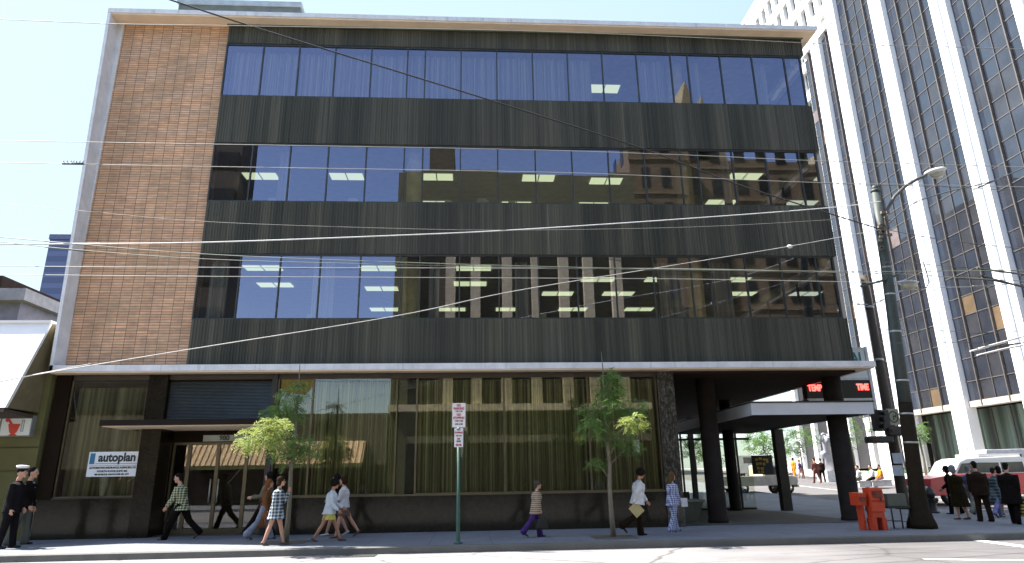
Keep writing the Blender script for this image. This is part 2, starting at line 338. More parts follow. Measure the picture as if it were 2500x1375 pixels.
# brick panel and the white frame round it
MB().box(-2.45, .59, 5.08, 1.30, .95, 17.64).build('brick_wall', brick, B)
f = MB(); f.hexa([(-2.46, 0, 4.87), (-2.36, 0, 4.87), (-2.36, .59, 4.87), (-2.46, .59, 4.87), (-2.74, 0, 17.64), (-2.64, 0, 17.64), (-2.64, .59, 17.64), (-2.74, .59, 17.64)])
f.hexa([(-2.5, .59, .15), (-2.45, .59, .15), (-2.45, DEP, .15), (-2.5, DEP, .15), (-2.74, .59, 17.64), (-2.45, .59, 17.64), (-2.45, DEP, 17.64), (-2.74, DEP, 17.64)])
f.build('frame_fin', white, B)
r = MB(); r.box(-2.75, 0, 17.66, 23.13, .10, 17.83).box(-2.75, .10, 17.66, 23.13, DEP, 17.80); r.build('roof_slab', white, B)
rs = MB().box(-2.64, .035, 17.60, 23.09, .60, 17.657).box(22.70, .60, 17.60, 23.09, DEP, 17.657); rs.build('roof_soffit', tan, B)
MB().box(1.25, .40, 17.55, 22.76, .44, 17.60).build('gutter', M('green_gutter', (.10, .13, .08), .6), B)
cs = MB().box(-2.46, 0, 4.895, 23.13, .30, 5.08).box(-2.46, .30, 4.90, 23.13, .6, 5.07).box(22.72, .6, 4.90, 23.13, DEP, 5.07); cs.build('canopy_slab', white, B)
MB().box(-2.46, .03, 4.85, 23.08, .42, 4.893).box(22.66, .42, 4.85, 23.08, DEP, 4.893).build('canopy_soffit', tan, B)
# ribbed spandrel bands
def spandrel(z0, z1, name='spandrel'):
    m = MB(); p = .092; nr = int((22.72 - 1.30) / p); pts = []
    for i in range(nr + 1):
        x = 1.30 + (22.72 - 1.30) * i / nr
        pts += [(x, .49), (x + p * .62, .49), (x + p * .72, .465), (x + p * .95, .465)] if i < nr else [(x, .49)]
    n_ = len(pts); m._add([(x, y, z0) for x, y in pts] + [(x, y, z1) for x, y in pts], [(i, i + 1, n_ + i + 1, n_ + i) for i in range(n_ - 1)])
    m.box(1.30, .492, z0, 22.715, .60, z1); m.box(22.55, .6, z0, 22.72, DEP, z1); return m.build(name, ribm, B, recalc=False)
spandrel(5.08, 6.60); spandrel(8.82, 10.66); spandrel(12.86, 14.69); spandrel(16.86, 17.60)
# window bands: every pane a window of its own
for (z0, z1) in ROWS:
    for i, (a, b) in enumerate(zip(XS, XS[1:])):
        t1, t2 = random.uniform(-.0035, .0035), random.uniform(-.002, .002)
        wdw = MB().quad((a + .02, .56 + t1 + t2, z0 + .05), (b - .02, .56 + t1 - t2, z0 + .05), (b - .02, .56 - t1 - t2, z1 - .05), (a + .02, .56 - t1 + t2, z1 - .05)).build('window', gU, B, recalc=False)
        m = MB().box(a - .022, .515, z0 + .0, a + .022, .605, z1).box(a + .022, .52, z0, b - .022, .60, z0 + .05).box(a + .022, .52, z1 - .06, b - .022, .60, z1)
        if i == len(XS) - 2: m.box(b - .022, .515, z0, b + .03, .60, z1)
        m.build('frame', frame, wdw)
    for i in range(9):        # the side facing the cross street
        a, b = .62 + i * 2.6, .62 + (i + 1) * 2.6
        wdw = MB().quad((22.60, a, z0 + .05), (22.60, b, z0 + .05), (22.60, b, z1 - .05), (22.60, a, z1 - .05)).build('window', gU, B, recalc=False)
        MB().box(22.56, a - .02, z0, 22.64, a + .02, z1).box(22.57, a + .02, z0, 22.63, b - .02, z0 + .05).build('frame', frame, wdw)
# rooms behind the glass
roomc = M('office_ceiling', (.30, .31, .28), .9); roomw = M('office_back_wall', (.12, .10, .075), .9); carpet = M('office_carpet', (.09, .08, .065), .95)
def slab(z0, z1, x0=-2.2, x1=22.54, y0=.62):
    MB().box(x0, y0, z0 + .01, x1, 26.5, z1).build('floor_slab', [roomc], B)
slab(4.95, 5.65); slab(8.82, 9.70); slab(12.86, 13.74); slab(16.86, 17.55)
for (z0, z1) in ROWS: 
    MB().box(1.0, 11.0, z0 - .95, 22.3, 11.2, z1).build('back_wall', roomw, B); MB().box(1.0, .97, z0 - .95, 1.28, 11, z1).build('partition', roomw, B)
    MB().box(22.30, .75, z1 - .30, 22.5, 11, z1 - .004).build('pelmet', M('pale_pelmet', (.62, .60, .55), .8), B)
    for cx in (8.10, 17.90):
        MB().lathe((cx, 1.30, 0), [(.30, z0 - .95), (.30, z1)], 24).build('interior_column', M('cream_column_plaster', (.80, .70, .46), .85), B)
panel = emis('ceiling_light_panel', (.88, 1.0, .72), .27); pf = M('light_trim', (.3, .3, .28), .6)
LIGHTS = {8.82: [(2.23, 1.70), (6.21, 1.70), (9.58, 1.65), (14.3, 3.0), (16.75, 3.0), (19.52, 3.0), (2.06, 3.8), (6.0, 4.3), (9.45, 3.6), (13.0, 5.0), (15.5, 5.0), (20.6, 5.0), (5.7, 7.6), (8.6, 7.6), (14.0, 7.6), (11.2, 7.6), (17.0, 7.6)],
          12.86: [(1.45, 2.8), (4.71, 2.75), (8.15, 2.7), (12.1, 2.7), (14.8, 2.9), (20.2, 2.35), (8.0, 5.3), (11.4, 5.3), (14.7, 5.3), (20.2, 4.9)],
          16.86: [(14.89, 2.62), (3.9, 2.7), (6.2, 2.7), (9.6, 2.5), (11.6, 2.5)]}
for z, ll in LIGHTS.items():
    for (x, y) in ll:
        a = MB().box(x, y, z - .035, x + .60, y + .58, z - .004).box(x + .64, y, z - .035, x + 1.24, y + .58, z - .004).build('ceiling_light', panel, B)
        MB().box(x - .03, y - .03, z - .02, x + 1.27, y + .0, z - .003).box(x - .03, y + .58, z - .02, x + 1.27, y + .61, z - .003).box(x + .60, y, z - .04, x + .64, y + .58, z - .003).build('trim', pf, a)
# small office things on the window sills
for (x, z, s_, c_) in [(2.5, 10.75, .22, 0), (3.2, 10.75, .3, 1), (5.9, 10.75, .34, 2), (9.2, 10.75, .25, 0), (10.3, 10.75, .42, 1), (11.4, 10.75, .25, 0), (4.8, 6.7, .25, 2), (12.3, 6.7, .3, 0), (17.0, 6.7, .3, 1), (19.6, 14.8, .2, 0)]:
    m = MB().box(x, .70, z - .12, x + s_, .95, z + s_ * .35).box(x + .02, .72, z + s_ * .35, x + s_ * .8, .92, z + s_ * .5); m.box(x - .3, .65, z - .16, x + .8, 1.1, z - .121)
    tag(m.build('desk_papers', M('paper_%d' % c_, [(.6, .58, .5), (.45, .5, .55), (.55, .5, .4)][c_], .9), None, origin=(x, .8, z - .12)), 'papers and boxes piled on a desk just behind an office window', 'papers', 'papers on desks behind the office windows')
# curtains
def curtain(x0, x1, z0, z1, y, m, amp=.045, pitch=.15, seed=0, label='', group=''):
    rnd = random.Random(seed); n_ = max(6, int((x1 - x0) / pitch * 8)); pts = []; ph = 0
    for i in range(n_ + 1):
        x = x0 + (x1 - x0) * i / n_; ph += 2 * math.pi * (x1 - x0) / n_ / pitch * (1 + .45 * math.sin(i * .13 + seed)); pts.append((x, y + amp * math.sin(ph) * (1 + .4 * math.sin(i * .31)) + rnd.uniform(-.006, .006)))
    c = MB(); c._add([(a, b, z0) for a, b in pts] + [(a, b + .01 * math.sin(a * 9), z1) for a, b in pts], [(i, i + 1, n_ + i + 2, n_ + i + 1) for i in range(n_)], True)
    return tag(c.build('curtain', m, None, origin=((x0 + x1) / 2, y, z0), recalc=False), label, 'curtain', group)
cb = NT('pale_curtain'); cx_ = cb.noise(cb.coord((11, .01, .05)), 1, 2); cb.base(cb.ramp(cx_, [(.35, (.20, .21, .27)), (.65, (.66, .68, .76))])).set(.95); cb = cb.m
co = NT('olive_curtain'); cx_ = co.noise(co.coord((9, .01, .02)), 1, 2, .8); co.base(co.ramp(cx_, [(.34, (.042, .044, .021)), (.47, (.20, .21, .105)), (.64, (.50, .53, .33))])).set(.95); co = co.m
GT, GG = 'pale pleated curtain hanging behind the top floor windows', 'pale curtains behind the top floor windows'
for i, (a, b) in enumerate([(1.35, 3.8), (3.85, 6.4), (6.45, 8.3), (8.4, 11.0), (11.05, 13.6), (13.68, 14.6), (16.4, 17.4), (18.35, 18.75), (20.9, 21.4)]): curtain(a, b, 14.0, 16.78, .95, cb, seed=i, label=GT, group=GG)
for i, (a, b, z0, z1) in enumerate([(3.4, 3.8, 9.9, 12.8), (19.2, 19.5, 9.9, 12.8), (4.85, 5.55, 5.75, 8.7), (1.5, 2.1, 5.75, 8.7), (8.7, 9.05, 5.75, 8.7), (11.6, 12.1, 5.75, 8.7), (16.5, 17.5, 5.75, 8.7), (18.4, 19.1, 5.75, 8.7)]):
    curtain(a, b, z0, z1, .98, cb, seed=20 + i, label='narrow pale curtain gathered at the side of a middle floor window', group='narrow curtains on the middle floors')
# ---------------------------------------------------------------- ground floor front
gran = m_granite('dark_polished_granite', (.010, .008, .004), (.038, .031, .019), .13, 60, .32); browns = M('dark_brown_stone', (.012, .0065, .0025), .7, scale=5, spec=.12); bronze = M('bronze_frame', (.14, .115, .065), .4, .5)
MB().box(-2.42, .47, .15, 1.0e-6 + .27, .80, 1.24).build('base_wall', gran, B); MB().box(4.14, .47, .15, 16.06, .80, 1.17).build('base_wall', gran, B)
MB().box(4.10, .44, 1.17, 16.08, .66, 1.215).build('window_sill', bronze, B); MB().box(-2.0, .44, 1.24, .27, .66, 1.28).build('window_sill', dark, B)
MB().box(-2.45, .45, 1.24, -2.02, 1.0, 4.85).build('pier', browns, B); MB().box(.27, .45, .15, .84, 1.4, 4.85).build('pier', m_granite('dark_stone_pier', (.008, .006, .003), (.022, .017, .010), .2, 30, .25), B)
MB().box(3.98, .46, .15, 4.14, 1.4, 4.85).build('pier', dark, B)
mar = m_marble(); MB().box(16.07, .42, .15, 16.60, 10.5, 4.85).build('pier', mar, B)
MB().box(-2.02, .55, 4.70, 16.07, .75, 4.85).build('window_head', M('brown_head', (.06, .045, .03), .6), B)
for (a, b) in [(-2.0, .27), (4.16, 5.23), (5.23, 7.84), (8.44, 11.16), (11.16, 13.82), (13.82, 16.05)]:
    z0 = 1.28 if a < 0 else 1.215
    wdw = MB().quad((a + .02, .57, z0), (b - .02, .57, z0), (b - .02, .57, 4.70), (a + .02, .57, 4.70)).build('shop_window', gS, B, recalc=False)
    MB().box(a - .028, .53, z0, a + .028, .64, 4.70).box(a + .0, .535, z0, b, .635, z0 + .035).box(b - .028 if b in (.27, 16.05, 7.84) else b - .002, .53, z0, b + .0, .64, 4.70).build('frame', bronze, wdw)
wdw = MB().quad((7.86, .57, 1.215), (8.42, .57, 1.215), (8.42, .57, 4.70), (7.86, .57, 4.70)).build('shop_window', gD, B, recalc=False)
MB().box(7.86, .9, .3, 8.42, .95, 4.7).build('column_casing', M('casing', (.05, .045, .04), .5), B)
OL, OG = 'olive pleated curtain drawn across the ground floor shop windows', 'olive curtains in the ground floor windows'
for i, (a, b) in enumerate([(4.9, 5.2), (5.25, 7.8), (8.47, 11.12), (11.2, 13.78), (13.85, 16.0)]): curtain(a, b, .4, 4.68, 0.88, co, .06, .145, 40 + i, OL, OG)
cg = NT('grey_olive_curtain'); cx_ = cg.noise(cg.coord((6, .01, .05)), 1, 3); cg.base(cg.ramp(cx_, [(.35, (.07, .065, .035)), (.65, (.36, .35, .23))])).set(.95)
curtain(-1.95, .22, .6, 4.5, .80, cg.m, .05, .19, 60, 'grey green pleated curtain behind the leftmost shop window', 'curtain in the leftmost shop window'); bpy.context.view_layer.update()
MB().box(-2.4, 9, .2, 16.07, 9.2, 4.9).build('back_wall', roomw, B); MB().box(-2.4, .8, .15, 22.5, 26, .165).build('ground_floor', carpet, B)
# entrance
tv = MB()
for i in range(28): z = 3.47 + i * .044; tv.hexa([(.86, .60, z), (3.97, .60, z), (3.97, .66, z + .012), (.86, .66, z + .012), (.86, .605, z + .03), (3.97, .605, z + .03), (3.97, .665, z + .042), (.86, .665, z + .042)])
tv.build('transom_louvre', M('dark_louvre', (.055, .065, .062), .28, .3), B)
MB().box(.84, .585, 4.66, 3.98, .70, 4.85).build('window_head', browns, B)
MB().box(-.42, -.62, 3.24, 4.38, 1.5, 3.40).build('entrance_canopy', M('canopy_brown_metal', (.014, .009, .006), .6, spec=.15), B, bevel=.012)
MB().box(-.36, -.56, 3.215, 4.32, 1.45, 3.238).build('entrance_canopy_soffit', tan, B)
MB().box(.84, 1.36, 2.86, 3.98, 1.46, 3.2).build('door_head', browns, B)
nb = MB().box(1.75, 1.33, 2.88, 3.2, 1.355, 3.07).build('number_panel', M('pale_number_panel', (.42, .45, .38), .6), B)
lettering('980', .21, (2.4, 1.325, 2.975), dark, 'number', nb, .006, bold=.004)
for (a, b) in [(.86, 1.36), (1.36, 2.24), (2.24, 3.12), (3.12, 3.98)]:
    isd = (a in (1.36, 2.24)); d = MB().quad((a + .05, 1.42, .28), (b - .05, 1.42, .28), (b - .05, 1.42, 2.84), (a + .05, 1.42, 2.84)).build('glass_door' if isd else 'side_light', gD, B, recalc=False)
    MB().box(a, 1.385, .165, a + .055, 1.455, 2.86).box(b - .055, 1.385, .165, b, 1.455, 2.86).box(a + .055, 1.39, .165, b - .055, 1.45, .30).box(a + .055, 1.39, 2.78, b - .055, 1.45, 2.86).build('frame', bronze, d)
    if isd:
        hx = b - .12 if a == 1.36 else a + .12
        MB().tube([(hx, 1.33, 1.05), (hx, 1.33, 1.75)], .022, 8).tube([(hx, 1.33, 1.12), (hx, 1.40, 1.12)], .014, 6).tube([(hx, 1.33, 1.68), (hx, 1.40, 1.68)], .014, 6).build('handle', M('pale_handle', (.6, .6, .55), .35, .4), d)
MB().box(.4, 4.5, .165, 4.6, 4.6, 4.8).build('back_wall', M('lobby_wood', (.10, .045, .02), .5), B)
for (x0, x1, zz) in [(2.5, 3.6, 1.15), (2.5, 3.6, .95)]: MB().box(x0, 3.2, zz, x1, 3.26, zz + .03).build('hand_rail', bronze, B)
# corner arcade
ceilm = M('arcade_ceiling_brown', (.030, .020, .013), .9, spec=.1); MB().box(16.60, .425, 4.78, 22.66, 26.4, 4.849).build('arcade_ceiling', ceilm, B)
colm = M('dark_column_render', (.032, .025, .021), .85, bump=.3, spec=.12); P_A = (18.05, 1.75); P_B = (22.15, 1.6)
for (x, y, rr) in [(18.08, 1.75, .30), (22.45, 1.6, .31), (gx(1797, 8.6, .15), 8.6, .24)]: MB().lathe((x, y, .15), [(rr + .02, 0), (rr + .02, .1), (rr, .12), (rr, 4.65)], 28).build('round_column', colm, B)
c2 = MB().box(19.2, .80, 3.47, 23.3, .86, 3.85).box(19.2, .86, 3.47, 19.26, 11, 3.85).box(23.24, .86, 3.47, 23.3, 11, 3.85).box(19.26, .86, 3.80, 23.24, 11, 3.84).build('lower_canopy', M('white_canopy_metal', (.66, .67, .70), .45, var=.08, scale=1.5), B)
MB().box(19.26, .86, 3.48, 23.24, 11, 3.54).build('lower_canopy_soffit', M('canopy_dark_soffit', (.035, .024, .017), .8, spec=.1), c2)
MB().box(19.17, .77, 3.85, 23.33, 11, 3.90).build('roof_felt', dark, c2)
pq = gx(1922, 8.0, .15); MB().box(pq - .19, 7.85, .15, pq + .19, 8.2, 3.47).build('square_post', M('post_dark_brown', (.05, .035, .02), .7), B)
# glazed lobby box
for (a, b) in [(16.62, 18.0), (18.0, 19.4), (19.4, 20.5), (20.5, 21.9), (21.9, 22.55)]:
    d = MB().quad((a + .03, 9.2, .25), (b - .03, 9.2, .25), (b - .03, 9.2, 3.1), (a + .03, 9.2, 3.1)).build('lobby_glass', gD, B, recalc=False)
    MB().box(a - .035, 9.16, .15, a + .035, 9.24, 3.47).box(a + .035, 9.17, 3.1, b - .035, 9.23, 3.2).box(a + .035, 9.17, .15, b - .035, 9.23, .25).build('frame', dark, d)
for yp in (13.0, 17.0): MB().box(22.35, yp, .15, 22.6, yp + .25, 4.78).build('square_post', dark, B)
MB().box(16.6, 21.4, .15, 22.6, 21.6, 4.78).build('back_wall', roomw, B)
ps = MB().box(22.44, 8.95, 1.62, 23.36, 9.0, 2.42).build('poster_board', M('black_board', (.012, .012, .011), .5), None, origin=(22.9, 9, 1.62)); tag(ps, 'black poster board with rough yellow lettering beside the lobby glass', 'poster')
ym = M('poster_yellow', (.62, .36, .05), .8); pl = MB()
for (x, z, w_, h_) in [(-.26, .62, .12, .1), (-.08, .66, .14, .1), (.1, .62, .12, .1), (.22, .56, .1, .18), (-.24, .44, .1, .12), (-.1, .45, .12, .1), (.06, .43, .1, .12), (-.22, .26, .12, .12), (-.04, .24, .14, .12), (-.2, .1, .1, .1), (-.04, .1, .12, .1)]:
    pl.box(22.9 + x - w_ / 2, 8.94, 1.62 + z - h_ / 2, 22.9 + x + w_ / 2, 8.949, 1.62 + z + h_ / 2)
pl.build('lettering', ym, ps)
# roof house
rh = MB().box(-1.9, 3, 17.80, 3.0, 9, 20.5); rh.build('plant_room', M('plant_room_grey', (.10, .12, .115), .8), B); MB().box(-1.95, 2.9, 20.5, 3.06, 9.1, 20.68).build('plant_room_roof', M('roof_edge_blue_grey', (.28, .33, .38), .6), B)
MB().tube([(3.3, 3.2, 17.8), (3.3, 3.2, 20.15)], .14, 8).build('vent_pipe', M('vent_grey', (.2, .2, .2), .6), B)
sc = MB().lathe((.36, .4, 0), [(.01, 0)]) if False else None
# window sign of the insurance agency
ws = thing('window_sign', 'white paper sign with a blue panel and insurance lettering on the shop window', 'sign', (-.45, .62, 1.84))
MB().box(-1.19, .548, 1.86, .25, .556, 2.57).build('panel', M('sign_white', (.85, .88, .9), .6, var=.03), ws)
MB().box(-1.15, .54, 2.22, -1.01, .547, 2.53).build('emblem', M('sign_blue', (.04, .18, .32), .6), ws)
ink = M('sign_ink', (.03, .04, .045), .7)
MB().box(-.97, .54, 2.225, .22, .547, 2.235).box(-1.14, .54, 2.17, .22, .547, 2.177).build('rule_line', ink, ws)
for txt, sz, z, sx in [('autoplan', .345, 2.40, .90), ('AUTOMOTIVE INSURANCE AGENCIES LTD', .076, 2.11, .92), ('FOURTH FLOOR SUITE 402', .076, 2.01, .95), ('980 SEYMOUR VANCOUVER 681 6777', .066, 1.92, .9)]:
    lettering(txt, sz, (-.37 if sz > .2 else -.46, .543, z), ink, 'lettering', ws, .003, sx=sx, bold=.012 if sz > .2 else .003)
mp = MB().ell((-.62, .75, 1.45), .01, .01, .01)
va = MB().lathe((-.72, .72, 1.28), [(.05, 0), (.09, .05), (.12, .35), (.15, .6), (.13, .62)], 14); tag(va.build('vase', M('pale_vase', (.5, .55, .45), .5), None, origin=(-.72, .72, 1.28)), 'pale tapering vase on the sill below the insurance sign', 'vase')
nt = MB().box(15.20, .565, 2.34, 15.38, .569, 2.72); nt = tag(nt.build('paper_notice', M('notice_paper', (.6, .55, .5), .9), None, origin=(15.3, .566, 2.35)), 'small pale notice stuck on the glass near the right end', 'notice')
# hanging bank sign on the cross street side
S = thing('bank_sign', 'white and black bank sign with red TEMP and TIME readouts beyond the building corner', 'sign', (24.1, 4.0, 4.0))
swm = M('sign_panel_white', (.62, .66, .64), .5, var=.08); MB().box(22.8, 4.0, 5.10, 25.32, 4.35, 6.22).build('top_panel', swm, S); MB().box(22.8, 4.0, 4.33, 25.32, 4.35, 5.02).build('readout_panel', M('black_readout', (.012, .011, .011), .3), S); MB().box(22.8, 4.0, 3.96, 25.32, 4.35, 4.29).build('lower_panel', swm, S)
MB().box(22.76, 3.98, 5.02, 25.38, 4.37, 5.10).box(22.76, 3.98, 4.29, 25.38, 4.37, 4.33).box(25.32, 3.97, 3.9, 25.42, 4.38, 6.3).box(22.74, 3.97, 6.22, 25.32, 4.38, 6.28).build('frame', M('sign_frame_metal', (.5, .52, .55), .35, .5), S)
grn = M('bank_green', (.03, .16, .14), .5); red = emis('red_readout', (1.0, .05, .04), 2.2)
lettering('MONTREAL', .64, (24.05, 3.985, 5.83), grn, 'lettering', S, .01, sx=.72, bold=.012); lettering('TRUE SAVINGS ACCOUNTS', .22, (24.05, 3.985, 4.12), grn, 'lettering', S, .008, sx=.9)
lettering('TEMP', .32, (23.12, 3.985, 4.72), red, 'readout', S, .006, sx=.70, bold=.012); lettering('TIME', .32, (25.0, 3.985, 4.74), red, 'readout', S, .006, sx=.68, bold=.012)
MB().box(22.72, 4.1, 6.0, 22.8, 4.2, 6.1).box(22.72, 4.1, 4.5, 22.8, 4.2, 4.6).build('bracket', dark, S)
# ================================================================== THE TOWER ACROSS THE SIDE STREET
T = thing('office_tower', 'tall dark glass tower striped with bright white vertical columns at right', 'building', (60, 25, 0))
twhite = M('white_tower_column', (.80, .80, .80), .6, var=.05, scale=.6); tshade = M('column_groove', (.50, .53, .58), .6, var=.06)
tmul = M('tower_mullion', (.12, .105, .095), .45, .3); tthin = M('tower_transom', (.20, .19, .18), .45, .4)
def tglass(name, c, f, gc=(.80, .86, 1.0)):
    t = NT(name); t.n.remove(t.b); d = t.add('ShaderNodeBsdfDiffuse'); n_ = t.noise(t.coord(), .5, 3); t.l.new(t.ramp(n_, [(.3, tuple(k * .7 for k in c)), (.7, tuple(k * 1.3 for k in c))]), d.inputs[0])
    g_ = t.add('ShaderNodeBsdfGlossy'); g_.inputs['Roughness'].default_value = .015; g_.inputs[0].default_value = (*gc, 1)
    b = t.add('ShaderNodeBump'); b.inputs['Strength'].default_value = .04; b.inputs['Distance'].default_value = .05; t.l.new(t.noise(t.coord(), .35, 1), b.inputs['Height']); t.l.new(b.outputs[0], g_.inputs['Normal'])
    fr = t.add('ShaderNodeFresnel'); fr.inputs[0].default_value = 1.5; x = t.add('ShaderNodeMixShader'); t.l.new(t.math('MINIMUM', t.math('ADD', t.math('MULTIPLY', fr.outputs[0], .55), f), 1.), x.inputs[0]); t.l.new(d.outputs[0], x.inputs[1]); t.l.new(g_.outputs[0], x.inputs[2]); t.l.new(x.outputs[0], t.out.inputs[0]); return t.m
TG = [tglass('tower_glass_a', (.028, .031, .040), .085), tglass('tower_glass_b', (.034, .035, .040), .07), tglass('tower_glass_c', (.022, .026, .036), .11),
      tglass('tower_glass_blind', (.15, .12, .115), .05), tglass('tower_glass_drape', (.13, .09, .055), .04), tglass('tower_glass_bright', (.40, .39, .40), .05)]
CY = [43.2, 39.4, 32.15, 24.75, 17.35, 9.95, 2.55]
for i, cy in enumerate(CY):
    zt = 50.6 if i == 0 else 76.0; zb = H(cy) + .1; hw = .85
    m = MB().box(50, cy - hw, zb, 50.9, cy - .24, zt).box(50, cy + .24, zb, 50.9, cy + hw, zt).build('column', twhite, T)
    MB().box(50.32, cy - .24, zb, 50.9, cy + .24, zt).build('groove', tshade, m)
bays = [(46.4, 44.05, 2, 50.0), (42.35, 40.25, 2, 50.0), (38.55, 33.0, 4, 76), (31.3, 25.6, 4, 76), (23.9, 18.2, 4, 76), (16.5, 10.8, 4, 76), (9.1, 3.4, 4, 76)]
zr = [7.0]
while zr[-1] < 76: zr.append(zr[-1] + (1.56 if len(zr) % 2 else 1.85))
panes = []; rt = random.Random(3)
for (ya, yb, n_, zt) in bays:
    st = (yb - ya) / n_; fr = MB()
    for j in range(1, n_):
        y = ya + st * j; thick = (n_ == 2) or j != 2; w_ = .10 if thick else .045
        fr.box(50.30 if thick else 50.42, y - w_ / 2, 6.6 if thick else 7.0, 50.55, y + w_ / 2, zt)
    for zi, z in enumerate(zr):
        if z < zt: fr.box(50.46, ya, z - .035, 50.55, yb, z + .035)
    fr.cur = 0; fr.build('curtain_wall_frame', tmul, T)
    for j in range(n_):
        for z0, z1 in zip(zr, zr[1:]):
            if z1 > zt + .6: break
            y0, y1 = ya + st * j, ya + st * (j + 1); c = Vector((50.5, (y0 + y1) / 2, (z0 + z1) / 2)); u, v = pj(c); vis = -30 < u < 2530 and -30 < v < 1375
            panes.append(((c - CAM).length + (0 if vis else 1000), y0, y1, z0, z1))
panes.sort(); rest = MB()
for i, (d_, y0, y1, z0, z1) in enumerate(panes):
    q = rt.random(); mi = rt.choice([0, 0, 1, 2]) if q < .972 else (3 if q < .985 else (4 if q < .995 else 5)); t1, t2 = rt.uniform(-.006, .006), rt.uniform(-.006, .006)
    pts = [(50.5 + t1, y0, z0), (50.5 + t2, y1, z0), (50.5 - t1, y1, z1), (50.5 - t2, y0, z1)]
    if i < 100: MB().quad(*pts).build('window', TG[mi], T, recalc=False)
    else: rest.cur = mi; rest.quad(*pts)
rest.build('window_panes', TG, T, recalc=False)['kind'] = 'stuff'
MB().box(50.35, -6, 6.52, 51.2, 46.4, 6.98).build('podium_beam', M('podium_beam_tan', (.38, .33, .28), .7), T)
MB().box(50.1, 38.6, 50.0, 51.2, 46.5, 51.0).build('parapet', twhite, T)
core = MB().box(50.9, -6, 7, 80, 40.2, 75.9).box(50.9, 40.2, 7, 75, 46.4, 50.4).box(56, -6, .1, 80, 46, 7); core.build('tower_core', M('tower_core_dark', (.03, .03, .03), .8), T)
gcur = NT('tower_lobby_drapes'); x_ = gcur.noise(gcur.coord((.01, 1.1, .02)), 1, 3); gcur.base(gcur.ramp(x_, [(.35, (.03, .03, .025)), (.5, (.10, .14, .11)), (.68, (.27, .34, .29))])).set(.5)
c_ = MB(); N = 260
vs = [(53 + .12 * math.sin(i * 1.3), -6 + 52 * i / N) for i in range(N + 1)]; c_._add([(a, b, .1) for a, b in vs] + [(a, b, 6.6) for a, b in vs], [(i, i + 1, N + i + 2, N + i + 1) for i in range(N)], True); c_.build('lobby_drapes', gcur.m, T, recalc=False)
fl = MB()
for i in range(27): fl.box(52.7, -6 + i * 2, .1, 52.8, -5.92 + i * 2, 6.5)
fl.build('lobby_frame', tmul, T)
# white tower beyond it
W2 = thing('white_tower', 'white concrete tower with tall narrow dark windows beyond the dark glass tower', 'building', (60, 55, 1))
wm = M('white_precast', (.82, .82, .80), .7, var=.05, scale=.3)
m = MB().box(52.6, 40.6, 2, 72, 64.0, 68.4)
m.build('wall', M('white_tower_recess', (.022, .020, .022), .5), W2)
fr = MB(); fr.box(52.05, 40.55, 66.2, 52.6, 64.1, 68.8)
for z in (62.2, 58.2, 54.2, 50.2, 46.2): fr.box(52.05, 40.55, z, 52.6, 64.1, z + 1.3)
for i in range(13): y = 40.55 + i * 1.93; fr.box(52.1, y, 40 if i % 2 else 2, 52.6, y + .80, 68.3)
fr.build('facade_grid', wm, W2); MB().box(51.9, 40.5, 68.4, 72.2, 64.3, 69.0).build('roof', wm, W2)

# ================================================================== THE SHOP AT THE LEFT
N_ = thing('corner_shop', 'low olive shop with a bright white sloping roof front left of the office block', 'building', (-10, .6, .15))
olive = M('olive_stucco', (.115, .105, .035), .9, var=.14, scale=1.2, bump=.4); MB().box(-30, .30, .1, -2.52, 20, 6.3).build('wall', olive, N_)
MB().box(-30, .28, 2.70, -2.53, .298, 2.73).box(-30, .28, 2.05, -2.53, .298, 2.065).build('render_joint', M('joint_dark', (.05, .045, .02), .9), N_)
mw = M('white_roof_metal', (.82, .80, .78), .55, var=.05, scale=.8)
m = MB(); m.hexa([(-30, -1.15, 3.72), (-2.72, -1.15, 3.72), (-2.72, -1.05, 3.72), (-30, -1.05, 3.72), (-30, .10, 6.40), (-2.72, .10, 6.40), (-2.72, .28, 6.40), (-30, .28, 6.40)]); m.build('mansard_roof', mw, N_)
m = MB().prism([(-1.04, 3.72), (.29, 3.72), (.29, 6.38), (.18, 6.38)], -2.80, -2.70, 'x'); m.build('mansard_end', M('mansard_end_brown', (.16, .125, .06), .8), N_)
MB().box(-30, .02, 6.40, -2.68, .5, 6.47).build('roof_cap', mw, N_)
aw = MB()
for i in range(150): x = -30 + i * .182; aw.hexa([(x, -1.16, 3.60), (x + .15, -1.16, 3.60), (x + .15, .3, 3.52), (x, .3, 3.52), (x, -1.16, 3.70), (x + .15, -1.16, 3.70), (x + .15, .3, 3.62), (x, .3, 3.62)])
aw.build('corrugated_canopy', M('rusty_corrugated', (.07, .05, .035), .7), N_)
sg = thing('pharmacy_sign', 'white sign panel with a red mortar and pestle on the olive shop wall', 'sign', (-4, .2, 3.0))
MB().box(-8, .12, 3.02, -2.72, .29, 3.62).build('sign_box', M('sign_box_grey', (.2, .2, .18), .6), sg)
MB().box(-7.95, .10, 3.05, -3.62, .118, 3.59).box(-3.57, .10, 3.05, -2.75, .118, 3.59).build('panel', M('sign_face', (.66, .68, .62), .5, var=.04), sg)
rd = M('pharmacy_red', (.55, .045, .02), .6); px_, pz_ = -3.2, 3.275
MB().prism([(px_ - .17, pz_ + .10), (px_ + .17, pz_ + .10), (px_ + .10, pz_ - .14), (px_ + .05, pz_ - .17), (px_ + .12, pz_ - .23), (px_ - .12, pz_ - .23), (px_ - .05, pz_ - .17), (px_ - .10, pz_ - .14)], .085, .098).build('mortar', rd, sg)
MB().prism([(px_ - .20, pz_ + .2), (px_ - .15, pz_ + .24), (px_ - .05, pz_ + .10), (px_ - .12, pz_ + .10)], .088, .098).prism([(px_ - .21 + .065 * math.cos(R(45 * i)), pz_ + .21 + .055 * math.sin(R(45 * i))) for i in range(8)], .086, .098).build('pestle', rd, sg)
